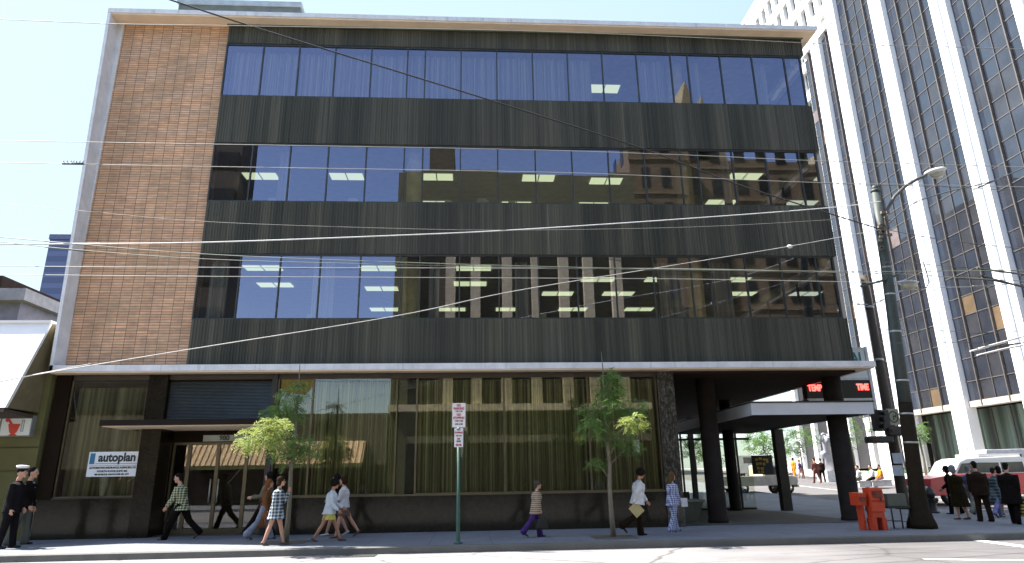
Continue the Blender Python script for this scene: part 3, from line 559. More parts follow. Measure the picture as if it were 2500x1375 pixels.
tb = MB(); x0, x1, z0, z1 = px_ + .20, px_ + .27, pz_ - .12, pz_ + .21
tb.box(x0, .09, z0, x0 + .012, .098, z1).box(x1 - .012, .09, z0, x1, .098, z1).box(x0 + .012, .09, z0, x1 - .012, .098, z0 + .012).box(x0 + .012, .09, z1 - .012, x1 - .012, .098, z1); tb.build('flask_outline', M('flask_ink', (.1, .15, .2), .6), sg)
# older block behind the shop
O = thing('grey_building', 'grey building with a heavy cornice and brown roof box behind the white shop roof', 'building', (-20, 12, 0))
xc = onY(48, 752, 10).x; zc = onY(48, 752, 10).z; MB().box(-50, 10, .1, xc, 34, zc + .25).build('wall', M('grey_wall', (.13, .135, .19), .85), O)
MB().box(-50, 9.5, zc + .25, xc + .45, 34.5, zc + .80).build('cornice', M('grey_cornice', (.19, .195, .23), .8), O)
p0 = onY(8, 673, 11.5); MB().box(-40, 11.5, zc + .8, p0.x, 26, p0.z).build('roof_box', M('brown_roof_box', (.028, .02, .017), .9, spec=.1), O)
xb0, xb1 = onY(99, 700, 90).x, onY(205, 700, 90).x
BT = thing('distant_tower', 'distant blue grey tower showing beside the white concrete frame at far left', 'building', ((xb0 + xb1) / 2, 95, 3)); zt = onY(140, 585, 90).z
bt = NT('blue_tower_bands'); z_ = bt.xyz(bt.coord())[2]; bn = bt.math('LESS_THAN', bt.math('FRACT', bt.math('DIVIDE', z_, 1.9)), .45); bt.base(bt.mix((.04, .052, .12), (.068, .085, .175), bn)).set(.4)  # distance haze and shade put into the tower's blue
MB().box(xb0, 90, 2, xb1, 110, zt).build('wall', bt.m, BT); MB().box(xb0 - .1, 89.8, zt, xb1, 110, zt + .9).build('parapet', M('blue_parapet', (.08, .09, .16), .7), BT)

# ================================================================== ACROSS THE STREET (seen mirrored in the windows)
L_ = thing('low_shop', 'single storey shop with a tan corrugated awning mirrored in the ground floor glass', 'building', (-8, -27, .15))
MB().box(-45, -40, .1, 4.35, -25, 6.05).build('wall', M('low_shop_wall', (.14, .13, .09), .8), L_); MB().box(-45, -25.02, .15, 4.3, -24.98, 2.6).build('shop_front', M('shop_front_dark', (.03, .025, .022), .2), L_)
a = MB(); n_ = 34
for i in range(n_):
    x0, x1 = -9.5 + 12.45 * i / n_, -9.5 + 12.45 * (i + .62) / n_; x2 = -9.5 + 12.45 * (i + 1) / n_
    for xa, xb, o in ((x0, x1, .06), (x1, x2, 0)):
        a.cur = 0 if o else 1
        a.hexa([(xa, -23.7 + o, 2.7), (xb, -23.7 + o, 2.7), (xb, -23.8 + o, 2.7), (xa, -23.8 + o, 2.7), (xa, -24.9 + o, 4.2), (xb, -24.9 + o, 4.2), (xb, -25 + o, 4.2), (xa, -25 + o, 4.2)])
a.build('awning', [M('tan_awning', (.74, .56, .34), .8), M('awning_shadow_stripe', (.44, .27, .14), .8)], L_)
MB().box(-9.5, -23.62, 2.45, 2.95, -23.58, 2.72).build('awning_valance', M('green_valance', (.16, .17, .07), .8), L_)
ysn = thing('hanging_sign', 'yellow rounded shop sign on a post mirrored in the ground floor glass', 'sign', (-.2, -17.9, .15))
MB().tube([(-1.2, -18.2, .15), (-1.2, -18.2, 9.5)], .09, 8).build('post', M('post_dark', (.05, .045, .03), .7), ysn); MB().prism([(-1.1, 6.7), (.3, 6.5), (.7, 7.0), (.75, 7.9), (-1.1, 7.9)], -18.25, -18.12).build('panel', M('sign_yellow', (.50, .38, .10), .6), ysn)
for z in (8.0, 8.6): MB().box(-2.2, -18.25, z, .1, -18.15, z + .1).build('crossarm', M('post_dark'), ysn)
CB = thing('columned_building', 'five storey block with pale vertical fins mirrored in the office windows', 'building', (13.5, -26, .15))
cw = M('green_grey_wall', (.125, .125, .062), .85, var=.12, scale=.5); fin = M('pale_fin', (.52, .47, .31), .8)
MB().box(4.45, -50, .1, 22.7, -25.6, 24.4).build('wall', M('fin_block_recess', (.055, .042, .03), .5), CB); MB().box(4.45, -25.6, 19.4, 22.7, -25, 24.4).box(4.45, -25.6, .1, 5.6, -25, 19.4).build('wall_panel', cw, CB)
MB().box(4.4, -25.6, 6.1, 22.7, -24.4, 6.55).build('ledge', M('pale_ledge', (.74, .66, .46), .8), CB); MB().box(5.6, -25.6, 4.0, 22.7, -25.3, 4.5).build('fascia', fin, CB); MB().box(5.6, -25.55, 4.5, 22.7, -25.25, 6.1).build('upper_panel', cw, CB)
for x in (8.42, 10.45, 12.55, 14.72, 16.95, 18.9, 21.0): MB().box(x - .36, -25.6, 6.55, x + .36, -24.85, 19.4).build('fin', fin, CB)
MB().box(6.8, -32, 24.4, 8.75, -26, 27.2).build('roof_house', M('brown_roof_house', (.10, .085, .05), .9), CB)
HT = thing('stone_hotel', 'tall pale stone hotel with steep gables mirrored in the right hand windows', 'building', (36, -45, .15))
st_ = m_concrete('hotel_stone', (.18, .133, .07), .6); k_ = (50.6 + 7) / (45.6 + .86) if False else 1.155
MB().box(24.3, -46, .1, 29.5, -32, 31).box(29.5, -60, .1, 58, -33.5, 30).build('wall', st_, HT)
g_ = MB()
for (x0, x1, zb, za) in [(29.5, 33.3, 30, 38.9), (30.9, 34.6, 30, 37.6), (45, 51, 30, 36)]: g_.prism([(x0, zb), (x1, zb), ((x0 + x1) / 2, za)], -50, -34)
g_.build('gable_roof', M('hotel_roof', (.30, .25, .13), .8), HT); wm_ = M('hotel_window', (.02, .02, .02), .2); hr = MB()
for z in [6 + 3.4 * i for i in range(8)]:
    for x in [30.4 + 2.1 * i for i in range(13)]: MB().box(x, -33.56, z, x + .95, -33.45, z + 1.9).build('window', wm_, HT)
    hr.box(24.2, -32.0, z - .7, 29.5, -31.9, z - .5).box(29.5, -33.5, z - .7, 58, -33.4, z - .5)
for z in [6 + 3.4 * i for i in range(8)]:
    for y in (-44, -41, -38, -35): MB().box(24.25, y, z, 24.32, y + 1.0, z + 1.9).build('window', wm_, HT)
    for x in (25.4, 27.3): MB().box(x, -32.03, z, x + .8, -31.96, z + 1.9).build('window', wm_, HT)
hr.build('string_course', M('string_course', (.215, .165, .09), .8), HT)
DT = thing('dark_block', 'tall dark brown block mirrored at the left end of the ribbon windows', 'building', (-25, -35, .15)); MB().box(-45, -44, .1, -13.2, -40.2, 37).build('wall', M('dark_block_wall', (.05, .038, .026), .8), DT)
for z in range(4, 36, 4): MB().box(-44, -40.2, z, -13.5, -40.1, z + 1.6).build('window_strip', M('dark_strip', (.02, .02, .02), .2), DT)

BB = thing('brown_block', 'plain tall brown block mirrored low in the dark tower glass', 'building', (-10, 75, 2)); MB().box(-34, 62, .5, 14, 90, 42).build('wall', M('brown_block_wall', (.13, .10, .06), .9, scale=.3), BB)
for z in range(8, 40, 4): MB().box(14.0, 63, z, 14.1, 89, z + 1.7).build('window_strip', M('brown_block_glass', (.04, .04, .035), .3), BB); MB().box(-33, 61.9, z, 13, 62.0, z + 1.7).build('window_strip', M('brown_block_glass', (.04, .04, .035), .3), BB)
# ================================================================== TREES
barkm = M('young_bark', (.17, .15, .11), .9, scale=14, bump=.4)
def leafmat(name, c):
    t = NT(name); n_ = t.noise(t.coord(), 4.5, 3, .7); cc = t.ramp(n_, [(.3, tuple(k * .6 for k in c)), (.7, tuple(k * 1.35 for k in c))]); t.base(cc).set(.55, 0, .3)
    tl = t.add('ShaderNodeBsdfTranslucent'); t.l.new(cc, tl.inputs[0]); mx = t.add('ShaderNodeMixShader'); mx.inputs[0].default_value = .42; t.l.new(t.b.outputs[0], mx.inputs[1]); t.l.new(tl.outputs[0], mx.inputs[2]); t.l.new(mx.outputs[0], t.out.inputs[0]); return t.m
lf1 = leafmat('locust_leaves', (.17, .28, .075)); lf2 = leafmat('locust_sunlit_leaves', (.30, .36, .10)); lf3 = leafmat('plaza_leaves', (.09, .17, .04))  # second leaf colour is brighter and yellower, sunlight put into the colour
def foliage(m, c, r, n_, rnd, ls=.07, sq=(1, 1, .8)):
    c = Vector(c)
    for _ in range(n_):
        d = Vector((rnd.gauss(0, 1), rnd.gauss(0, 1), rnd.gauss(0, .8))).normalized() * r * rnd.random() ** .45; b = c + Vector((d.x * sq[0], d.y * sq[1], d.z * sq[2]))
        st = Vector((d.x + rnd.gauss(0, .3) * r, d.y + rnd.gauss(0, .3) * r, rnd.uniform(-.6, .25) * r)).normalized(); sd_ = st.cross(Vector((rnd.gauss(0, .5), rnd.gauss(0, .5), 1))).normalized()
        L = ls * rnd.uniform(2.6, 4.2); k = 6
        for i in range(k):
            p = b + st * (L * i / k) + Vector((0, 0, -.25 * L * (i / k) ** 2))
            for s in (1, -1):
                tip = p + (sd_ * s + st * .35).normalized() * ls * rnd.uniform(.7, 1.15) + Vector((0, 0, rnd.uniform(-.3, .12) * ls)); w_ = st * ls * .22; mid = (p + tip) / 2
                m.quad(p, mid + w_, tip, mid - w_)
def street_tree(label, base, clumps, lean=(0, 0), top=4.6, seed=1, young=()):  # young lists the sunlit clumps, which get the brighter leaf colour
    rnd = random.Random(seed); b = Vector(base); t = thing('street_tree', label, 'tree', b)
    tp = b + Vector((lean[0], lean[1], top - b.z)); pts = [b.lerp(tp, i / 8) + Vector((rnd.uniform(-.02, .02), rnd.uniform(-.02, .02), 0)) * (i > 0) for i in range(9)]
    tr = MB().tube(pts, [.075, .062, .056, .05, .043, .034, .026, .017, .008], 10)
    tk = tr.build('trunk', barkm, t); lim = MB(); crown = MB(); cy = MB()
    for j, (c, r, n_) in enumerate(clumps):
        c = Vector(c); k = max(.25, min(.93, (c.z - b.z - .45) / (tp.z - b.z))); s = b.lerp(tp, k); mid = s.lerp(c, .5) + Vector((0, 0, .05)); 
        lim.tube([s, mid, c, c + (c - mid) * .4], [.02, .015, .009, .003], 6)
        for _ in range(4): e = c + Vector((rnd.gauss(0, r * .5), rnd.gauss(0, r * .5), rnd.gauss(0, r * .4))); lim.tube([mid.lerp(c, .6), e], [.007, .002], 5)
        foliage(cy if j in young else crown, c, r * 1.04, int(n_ * 1.0), rnd)
    lim.build('limb', barkm, t); crown.build('crown', lf1, t, recalc=False)
    if young: cy.build('sunlit_growth', lf2, t, recalc=False)
    MB().box(b.x - .55, b.y - .5, .152, b.x + .55, b.y + .5, .158).build('tree_pit', M('pit_soil', (.10, .085, .065), .95), t)
    return t
y1 = -2.05; x1 = gx(697, y1, .15)
def cl(u, v, y, rpx, n_): return (onY(u, v, y), rpx * (y - CAM.y) / 1620, n_)
street_tree('young street tree with sunlit yellow green leaves beside the entrance', (x1, y1, .15), [cl(640, 1072, -3.3, 45, 190), cl(668, 1040, -3.2, 32, 130), cl(716, 968, y1 - .3, 30, 70), cl(705, 1000, y1, 34, 80), cl(690, 1015, y1, 42, 80), cl(720, 1085, y1 - .2, 42, 110), cl(700, 1112, y1, 36, 80), cl(745, 1100, y1 + .2, 30, 60), cl(728, 940, y1, 18, 36)], (.06, -.1), 4.75, 5, (0, 1))
y2 = -2.5; x2 = gx(1498, y2, .15)
street_tree('young street tree with a pointed green crown in front of the olive curtains', (x2, y2, .15), [cl(1490, 920, y2, 22, 75), cl(1492, 958, y2, 32, 120), cl(1490, 990, y2 - .2, 36, 120), cl(1450, 1012, y2, 34, 75), cl(1440, 1042, y2 - .3, 32, 80), cl(1540, 998, y2, 38, 95), cl(1546, 1032, -3.45, 27, 80), cl(1518, 1072, y2, 36, 85), cl(1535, 1095, y2 + .2, 28, 40), cl(1457, 1130, y2, 20, 45), cl(1470, 1060, y2, 24, 36)], (-.05, 0), 4.95, 9, (6,))
def plaza_tree(label, u, y, v, r, n_, ls=.22, seed=3):
    rnd = random.Random(seed); x = gx(u, y, H(y)); h = topz(x, y, v); t = thing('plaza_tree', label, 'tree', (x, y, H(y) + .1))
    MB().tube([(x, y, H(y)), (x + .05, y, h * .6), (x, y, h)], [.13, .09, .04], 8).build('trunk', barkm, t); m = MB()
    for _ in range(9): foliage(m, (x + rnd.gauss(0, r * .5), y + rnd.gauss(0, r * .5), h + rnd.gauss(0, r * .45)), r * .55, n_ // 9, rnd, ls)
    m.build('crown', lf3, t, recalc=False); return t
plaza_tree('leafy plaza tree between the lobby post and the sculpture', 1962, 42, 1078, 1.5, 220, .22, 3); plaza_tree('slim young plaza tree right of the dark trolley pole', 2266, 30, 1058, .9, 130, .16, 4)
plaza_tree('plaza tree seen through the lobby glass above the pickup truck', 1872, 50, 1080, 2.4, 260, .28, 5); plaza_tree('plaza tree seen through the lobby left of the dark column', 1700, 55, 1085, 2.6, 260, .3, 6); plaza_tree('pale green plaza tree beside the corner column', 2092, 36, 1062, 1.1, 140, .18, 8)
# ================================================================== STREET FURNITURE
steel = M('pole_green_grey', (.040, .052, .046), .6, .0, scale=6); steeld = M('pole_base_brown', (.06, .05, .04), .7, scale=6); galv = M('galvanised', (.42, .42, .40), .45, .5); blk = M('signal_black', (.02, .018, .016), .5)
PB = Vector((22.45, -1.85, .15)); PTOP = Vector((22.93, -1.85, 10.15))
tp = thing('trolley_pole', 'thick grey green steel pole with flared base, ball top and curved lamp arm', 'street pole', PB)
pts = [PB + Vector((0, 0, z)) for z in (0, .06, .16, .5, .9)] ; q = lambda t: PB.lerp(PTOP, t)
MB().tube([q(.34), q(.5), q(.8), q(1)], [.178, .17, .145, .125], 22).build('shaft', steel, tp)
MB().tube([PB, q(.012), q(.03), q(.06), q(.10), q(.2), q(.339)], [.38, .37, .30, .235, .205, .195, .184], 22).build('shaded_base', M('pole_shade_brown', (.022, .016, .009), .85, scale=9, bump=.4, spec=.12), tp)  # lower length of the shaft, building shade put into its darker brown
for k_ in range(6): MB().lathe(PB + Vector((.33 * math.cos(R(60 * k_ + 15)), .33 * math.sin(R(60 * k_ + 15)), .06)), [(.03, 0), (.03, .04), (.001, .05)], 6).build('bolt', M('clamp_rusty', (.16, .13, .10), .7), tp)
MB().ell(PTOP + Vector((.01, 0, .14)), .11, .11, .11).tube([PTOP, PTOP + Vector((0, 0, .08))], .14, 12).build('finial', steel, tp)
for t_ in (.225, .305, .40, .545, .66, .745, .845, .872): MB().tube([q(t_) , q(t_ + .005)], .125 + .10 * (1 - t_), 16).build('band', galv, tp)
arm = [Vector(onY(u, v, -1.95)) for u, v in [(2156, 532), (2166, 512), (2184, 480), (2210, 455), (2238, 438), (2262, 428)]]; MB().tube(arm, [.05] * 5 + [.045], 8).build('lamp_arm', M('arm_grey', (.07, .068, .06), .6), tp)
hd = onY(2284, 421, -1.95); ml = MB(); rot = Quaternion((0, 1, 0), R(-14)).to_matrix(); ml.ell(hd + Vector((0, 0, .04)), .40, .18, .10, 16, 8, rot); lh = ml.build('lamp_head', M('lamp_shell', (.62, .60, .55), .5), tp)
MB().ell(hd + Vector((.06, 0, -.07)), .25, .14, .12, 14, 8, rot).build('lens', M('lamp_lens', (.38, .36, .28), .25), lh)
hw_ = MB(); rh_ = random.Random(2)
for i in range(16): p = q(rh_.uniform(.80, .93)) + Vector((rh_.uniform(-.2, .2), -.16, 0)); hw_.box(p.x - .05, p.y - .05, p.z - .04, p.x + .05, p.y + .05, p.z + .04)
hw_.build('wire_clamps', M('clamp_rusty', (.16, .13, .10), .7), tp)
pa = onY(2150, 690, -1.95); MB().tube([pa + Vector((-.65, 0, -.12)), pa + Vector((0, 0, .04)), pa + Vector((.75, 0, .30)), pa + Vector((.75, 0, .55))], .035, 8).build('cross_arm', steel, tp)
l2 = onY(2216, 694, -2.0); sh = MB().ell(l2 + Vector((0, 0, .06)), .36, .18, .045, 14, 6).build('second_lamp_head', M('lamp_cap_blue', (.45, .50, .58), .35, .3), tp); MB().ell(l2 + Vector((.05, 0, -.03)), .24, .13, .13, 14, 8).build('lens', M('lamp_lens'), sh)
MB().tube([onY(u, v, -1.95) for u, v in [(2254, 640), (2262, 665), (2268, 690), (2262, 702), (2238, 708), (2212, 706), (2195, 712), (2184, 726), (2182, 745), (2190, 840)]], .022, 7).build('conduit', galv, tp)
# second pole behind, with the signals
P2 = Vector((28.15, 7.6, .15)); P2T = Vector((28.15, 7.6, 10.3))
sp = thing('signal_pole', 'slimmer brown steel pole standing behind the big trolley pole', 'street pole', P2); MB().tube([P2, P2 + Vector((0, 0, .15)), P2 + Vector((0, 0, .5)), P2T], [.36, .33, .22, .15], 16).build('shaft', M('pole_brown', (.055, .038, .022), .8, scale=8), sp)
for z in (8.6, 6.2): MB().tube([P2 + Vector((0, 0, z)), P2 + Vector((0, 0, z + .1))], .20, 12).build('band', galv, sp)
MB().tube([P2 + Vector((-.65, -.05, 8.8)), P2 + Vector((.1, -.1, 8.75)), P2 + Vector((.9, -.1, 9.1))], .03, 6).build('bracket', galv, sp)
fp = lambda u, v: onY(u, v, 7.2)
def pbox(m, u0, v0, u1, v1, y0=7.0, y1=7.35):
    a, b = onY(u0, v1, y0), onY(u1, v0, y0); return m.box(a.x, y0, a.z, b.x, y1, b.z)
sgn = thing('traffic_signal', 'black traffic signal head beside the round arrow sign on the poles', 'traffic signal', fp(2155, 1050)); pbox(MB(), 2143, 1000, 2168, 1052).build('housing', blk, sgn, bevel=.02)
for v in (1008, 1024, 1040):
    c = onY(2154, v, 6.95); MB().tube([c, c + Vector((0, -.28, -.02))], .105, 12).build('visor', blk, sgn)
asn = thing('arrow_sign', 'round turn arrow sign on a beige square plate between the two poles', 'sign', fp(2182, 1040)); c = onY(2181, 1018, 7.05); MB().box(c.x - .26, 7.05, c.z - .34, c.x + .26, 7.08, c.z + .34).build('plate', M('beige_plate', (.34, .33, .22), .6), asn)
rg = MB()
for i in range(24): a0, a1 = 2 * math.pi * i / 24, 2 * math.pi * (i + 1) / 24; rg.hexa([(c.x + .17 * math.cos(a0), 7.035, c.z + .2 * math.sin(a0)), (c.x + .21 * math.cos(a0), 7.035, c.z + .25 * math.sin(a0)), (c.x + .21 * math.cos(a0), 7.048, c.z + .25 * math.sin(a0)), (c.x + .17 * math.cos(a0), 7.048, c.z + .2 * math.sin(a0)), (c.x + .17 * math.cos(a1), 7.035, c.z + .2 * math.sin(a1)), (c.x + .21 * math.cos(a1), 7.035, c.z + .25 * math.sin(a1)), (c.x + .21 * math.cos(a1), 7.048, c.z + .25 * math.sin(a1)), (c.x + .17 * math.cos(a1), 7.048, c.z + .2 * math.sin(a1))])
rg.prism([(c.x - .02, c.z - .13), (c.x + .02, c.z - .13), (c.x + .02, c.z), (c.x + .08, c.z), (c.x + .08, c.z - .04), (c.x + .14, c.z + .03), (c.x + .08, c.z + .1), (c.x + .08, c.z + .05), (c.x - .02, c.z + .05)], 7.035, 7.048); rg.build('arrow', M('arrow_ink', (.05, .05, .035), .7), asn)
for lab, (u0, v0, u1, v1) in (('dark lozenge signal box low on the left of the brown pole', (2122, 1064, 2182, 1082)), ('dark lozenge signal box bridging the brown pole and the trolley pole', (2172, 1040, 2224, 1064))):
    t = thing('signal_box', lab, 'signal box', fp(u0, v1)); pbox(MB(), u0, v0, u1, v1, 6.9, 7.25).build('housing', blk, t, bevel=.07); a = onY(u0 + 6, (v0 + v1) / 2, 6.85); MB().box(a.x, 6.86, a.z - .06, a.x + .35, 6.9, a.z + .06).build('lens_panel', M('signal_lens', (.05, .02, .015), .2), t)
for lab, (v0, v1) in (('upper white notice stapled to the brown pole', (1106, 1132)), ('lower white notice stapled to the brown pole', (1136, 1162))):
    m = MB(); pbox(m, 2182, v0, 2203, v1, 7.33, 7.345); tag(m.build('pole_notice', M('notice_white', (.55, .58, .6), .8), None, origin=fp(2190, v1)), lab, 'notice')
# parking sign
yk = -3.4; xk = gx(1118, yk, .15); zt = topz(xk, yk, 985); k = thing('parking_sign', 'green pole carrying two white no parking plates at the kerb', 'sign', (xk, yk, .15)); gp = M('sign_pole_green', (.022, .075, .05), .5)
MB().lathe((xk, yk, .15), [(.11, 0), (.11, .02), (.055, .05), (.048, .1), (.044, zt - .2)], 12).build('pole', gp, k); wp = M('plate_white', (.72, .70, .70), .5, var=.05); mr = M('plate_red', (.42, .03, .06), .6); mk = M('plate_ink', (.06, .04, .06), .6)
z1, z0, z2 = zt, topz(xk, yk, 1045), topz(xk, yk, 1092)
MB().box(xk - .165, yk - .075, z0 + .01, xk + .165, yk - .06, z1).build('plate', wp, k); MB().box(xk - .11, yk - .075, z2, xk + .11, yk - .06, z0 - .01).build('plate', wp, k)
for txt, sz, f_, m_ in [('NO', .085, .90, mr), ('PARKING', .082, .77, mr), ('9 AM - 4 PM', .045, .66, mk), ('NO', .085, .52, mr), ('STOPPING', .078, .39, mr), ('7 AM  9 AM', .052, .27, mk), ('4 PM  6 PM', .052, .14, mk)]: lettering(txt, sz, (xk, yk - .078, z0 + (z1 - z0) * f_), m_, 'lettering', k, .002, sx=.78, bold=.003)
for txt, sz, f_, m_ in [('NO', .07, .90, mk), ('STOPPING', .055, .74, mr), ('4 PM - 6 PM', .036, .58, mk), ('BUS', .05, .42, mk), ('ZONE', .05, .29, mk)]: lettering(txt, sz, (xk, yk - .078, z2 + (z0 - z2) * f_), m_, 'lettering', k, .002, sx=.75, bold=.003)
za = z2 + .05; MB().prism([(xk - .08, za), (xk - .03, za + .035), (xk - .03, za + .014), (xk + .03, za + .014), (xk + .03, za + .035), (xk + .08, za), (xk + .03, za - .035), (xk + .03, za - .014), (xk - .03, za - .014), (xk - .03, za - .035)], yk - .08, yk - .076).build('arrow', mr, k)
# newspaper boxes
org = M('newspaper_box_orange', (.56, .060, .018), .5, var=.1, scale=5); yb = -2.3; X = lambda u: gx(u, yb, .7)
n1 = thing('newspaper_box', 'tall orange newspaper vending box with hooded window on two panel legs', 'newspaper box', (X(2138), yb, .15)); a, b = X(2129), X(2162)
MB().prism([(yb, .62), (yb, .86), (yb - .04, .93), (yb + .02, 1.24), (yb + .33, 1.24), (yb + .33, .62)], a, b, 'x').build('head', org, n1, bevel=.012)
MB().box(a + .06, yb - .052, .98, b - .06, yb - .03, 1.16).build('window_pane', M('box_window', (.16, .03, .02), .15), n1); MB().box(a + .08, yb - .06, 1.06, a + .11, yb - .028, 1.10).box(b - .13, yb - .06, .90, b - .1, yb - .028, 1.0).build('coin_slot', blk, n1)
MB().box(a + .01, yb + .03, .47, b - .03, yb + .30, .62).build('body', org, n1, bevel=.01); MB().box(a - .02, yb + .02, .15, a + .10, yb + .30, .47).build('leg', org, n1, bevel=.008); MB().box(b - .12, yb + .02, .15, b + .0, yb + .30, .47).build('leg', org, n1, bevel=.008)
n2 = thing('newspaper_box', 'lower orange newspaper box tucked against the corner column side', 'newspaper box', (X(2098), yb, .15)); a, b = X(2103), X(2124)
MB().prism([(yb + .1, .78), (yb + .06, 1.10), (yb + .5, 1.12), (yb + .5, .78)], a, b, 'x').build('head', org, n2, bevel=.012); MB().box(X(2113), yb + .20, .15, X(2120), yb + .45, .78).build('pedestal', org, n2, bevel=.01); MB().box((a + b) / 2 - .08, yb + .045, .9, (a + b) / 2 + .08, yb + .07, 1.0).build('window_pane', M('box_window'), n2)
yr_ = -1.9; X = lambda u: gx(u, yr_, .7); rk = thing('newspaper_rack', 'grey green box on thin black wire legs beside the trolley pole', 'newspaper rack', (X(2195), yr_, .15)); MB().box(X(2170), yr_, .74, X(2216), yr_ + .4, 1.06).build('box', M('rack_box', (.10, .11, .085), .6), rk, bevel=.01); MB().box(X(2166), yr_ - .02, .68, X(2222), yr_ + .42, .735).build('tray', blk, rk)
for u in (2174, 2196, 2218):
    for dy in (0, .38): MB().tube([(X(u), yr_ + dy, .15), (X(u), yr_ + dy, .70)], .012, 6).build('leg', blk, rk)
MB().tube([(X(2174), yr_, .34), (X(2218), yr_, .34)], .009, 6).tube([(X(2174), yr_ + .38, .34), (X(2218), yr_ + .38, .34)], .009, 6).build('stretcher', blk, rk)
# hydrant, planter
yh = 4.6; xh = gx(2280, yh, .15); hy = thing('fire_hydrant', 'dark stubby fire hydrant on the corner pavement', 'hydrant', (xh, yh, .15)); dk = M('hydrant_dark', (.03, .026, .022), .5)
MB().lathe((xh, yh, .15), [(.2, 0), (.2, .05), (.13, .07), (.13, .6), (.18, .62), (.18, .68), (.15, .72), (.11, .84), (.05, .9), (.04, .95)], 18).build('barrel', dk, hy); MB().tube([(xh - .24, yh, .62), (xh + .24, yh, .62)], .065, 12).build('side_outlet', dk, hy); MB().tube([(xh, yh - .24, .58), (xh, yh, .58)], .085, 12).build('front_outlet', dk, hy)
ypl = 2.4; xp = gx(1678, ypl, .15); pt = MB(); pt.hexa([(xp - .26, ypl - .26, .15), (xp + .26, ypl - .26, .15), (xp + .26, ypl + .26, .15), (xp - .26, ypl + .26, .15), (xp - .46, ypl - .46, .80), (xp + .46, ypl - .46, .80), (xp + .46, ypl + .46, .80), (xp - .46, ypl + .46, .80)]); plr = thing('planter', 'grey green tapering concrete planter by the marble pier', 'planter', (xp, ypl, .15)); pt.build('tub', m_concrete('planter_concrete', (.22, .26, .21), .3), plr); MB().box(xp - .5, ypl - .5, .80, xp + .5, ypl + .5, .86).build('rim', m_concrete('planter_rim', (.34, .36, .32), .2), plr)
bn = thing('bench', 'low dark bench in the shade behind the planter', 'bench', (17.6, 6.5, .15)); MB().box(16.9, 6.2, .55, 18.9, 6.75, .62).build('seat', blk, bn); MB().box(17.0, 6.72, .62, 18.8, 6.78, 1.0).build('backrest', blk, bn)
for x in (17.1, 18.7): MB().box(x - .04, 6.25, .15, x + .04, 6.7, .55).build('leg', blk, bn)
# plaza wall and sculpture
ypw = 30
pw = thing('plaza_wall', 'low pale planter wall along the sunny plaza with clipped shrubs', 'wall', (48, 33, 1)); MB().box(47.6, 20, .2, 48.1, 47, 1.45).build('wall', m_concrete('plaza_wall_concrete', (.55, .54, .53), .2), pw); m = MB(); rr_ = random.Random(8)
for i in range(26): foliage(m, (48.7, 21 + i, 1.55), .5, 10, rr_, .16)
m.build('shrubs', lf3, pw, recalc=False)
scu = thing('sculpture', 'smooth grey abstract sculpture of rounded looping forms on the plaza', 'sculpture', (onD(2022, 1150, 57).x, onD(2022, 1150, 57).y, 1)); gst = M('sculpture_stone', (.30, .30, .33), .35); sd_ = lambda u, v: onD(u, v, 57)
MB().tube([sd_(2030, 1148), sd_(2026, 1120), sd_(2020, 1098), sd_(2017, 1080), sd_(2018, 1066), sd_(2028, 1060), sd_(2036, 1066)], [.5, .42, .33, .33, .42, .40, .34], 16).tube([sd_(2008, 1104), sd_(2014, 1112), sd_(2024, 1122)], [.22, .26, .28], 12).build('body', gst, scu)
MB().tube([sd_(2010 + 7 * math.cos(a), 1068 + 9 * math.sin(a)) for a in [R(30 * i) for i in range(13)]], .09, 8).build('loop', gst, scu); c = sd_(2030, 1150); MB().box(c.x - .9, c.y - .9, .6, c.x + .9, c.y + .9, c.z).build('plinth', M('plinth_white', (.6, .6, .6), .8), scu)

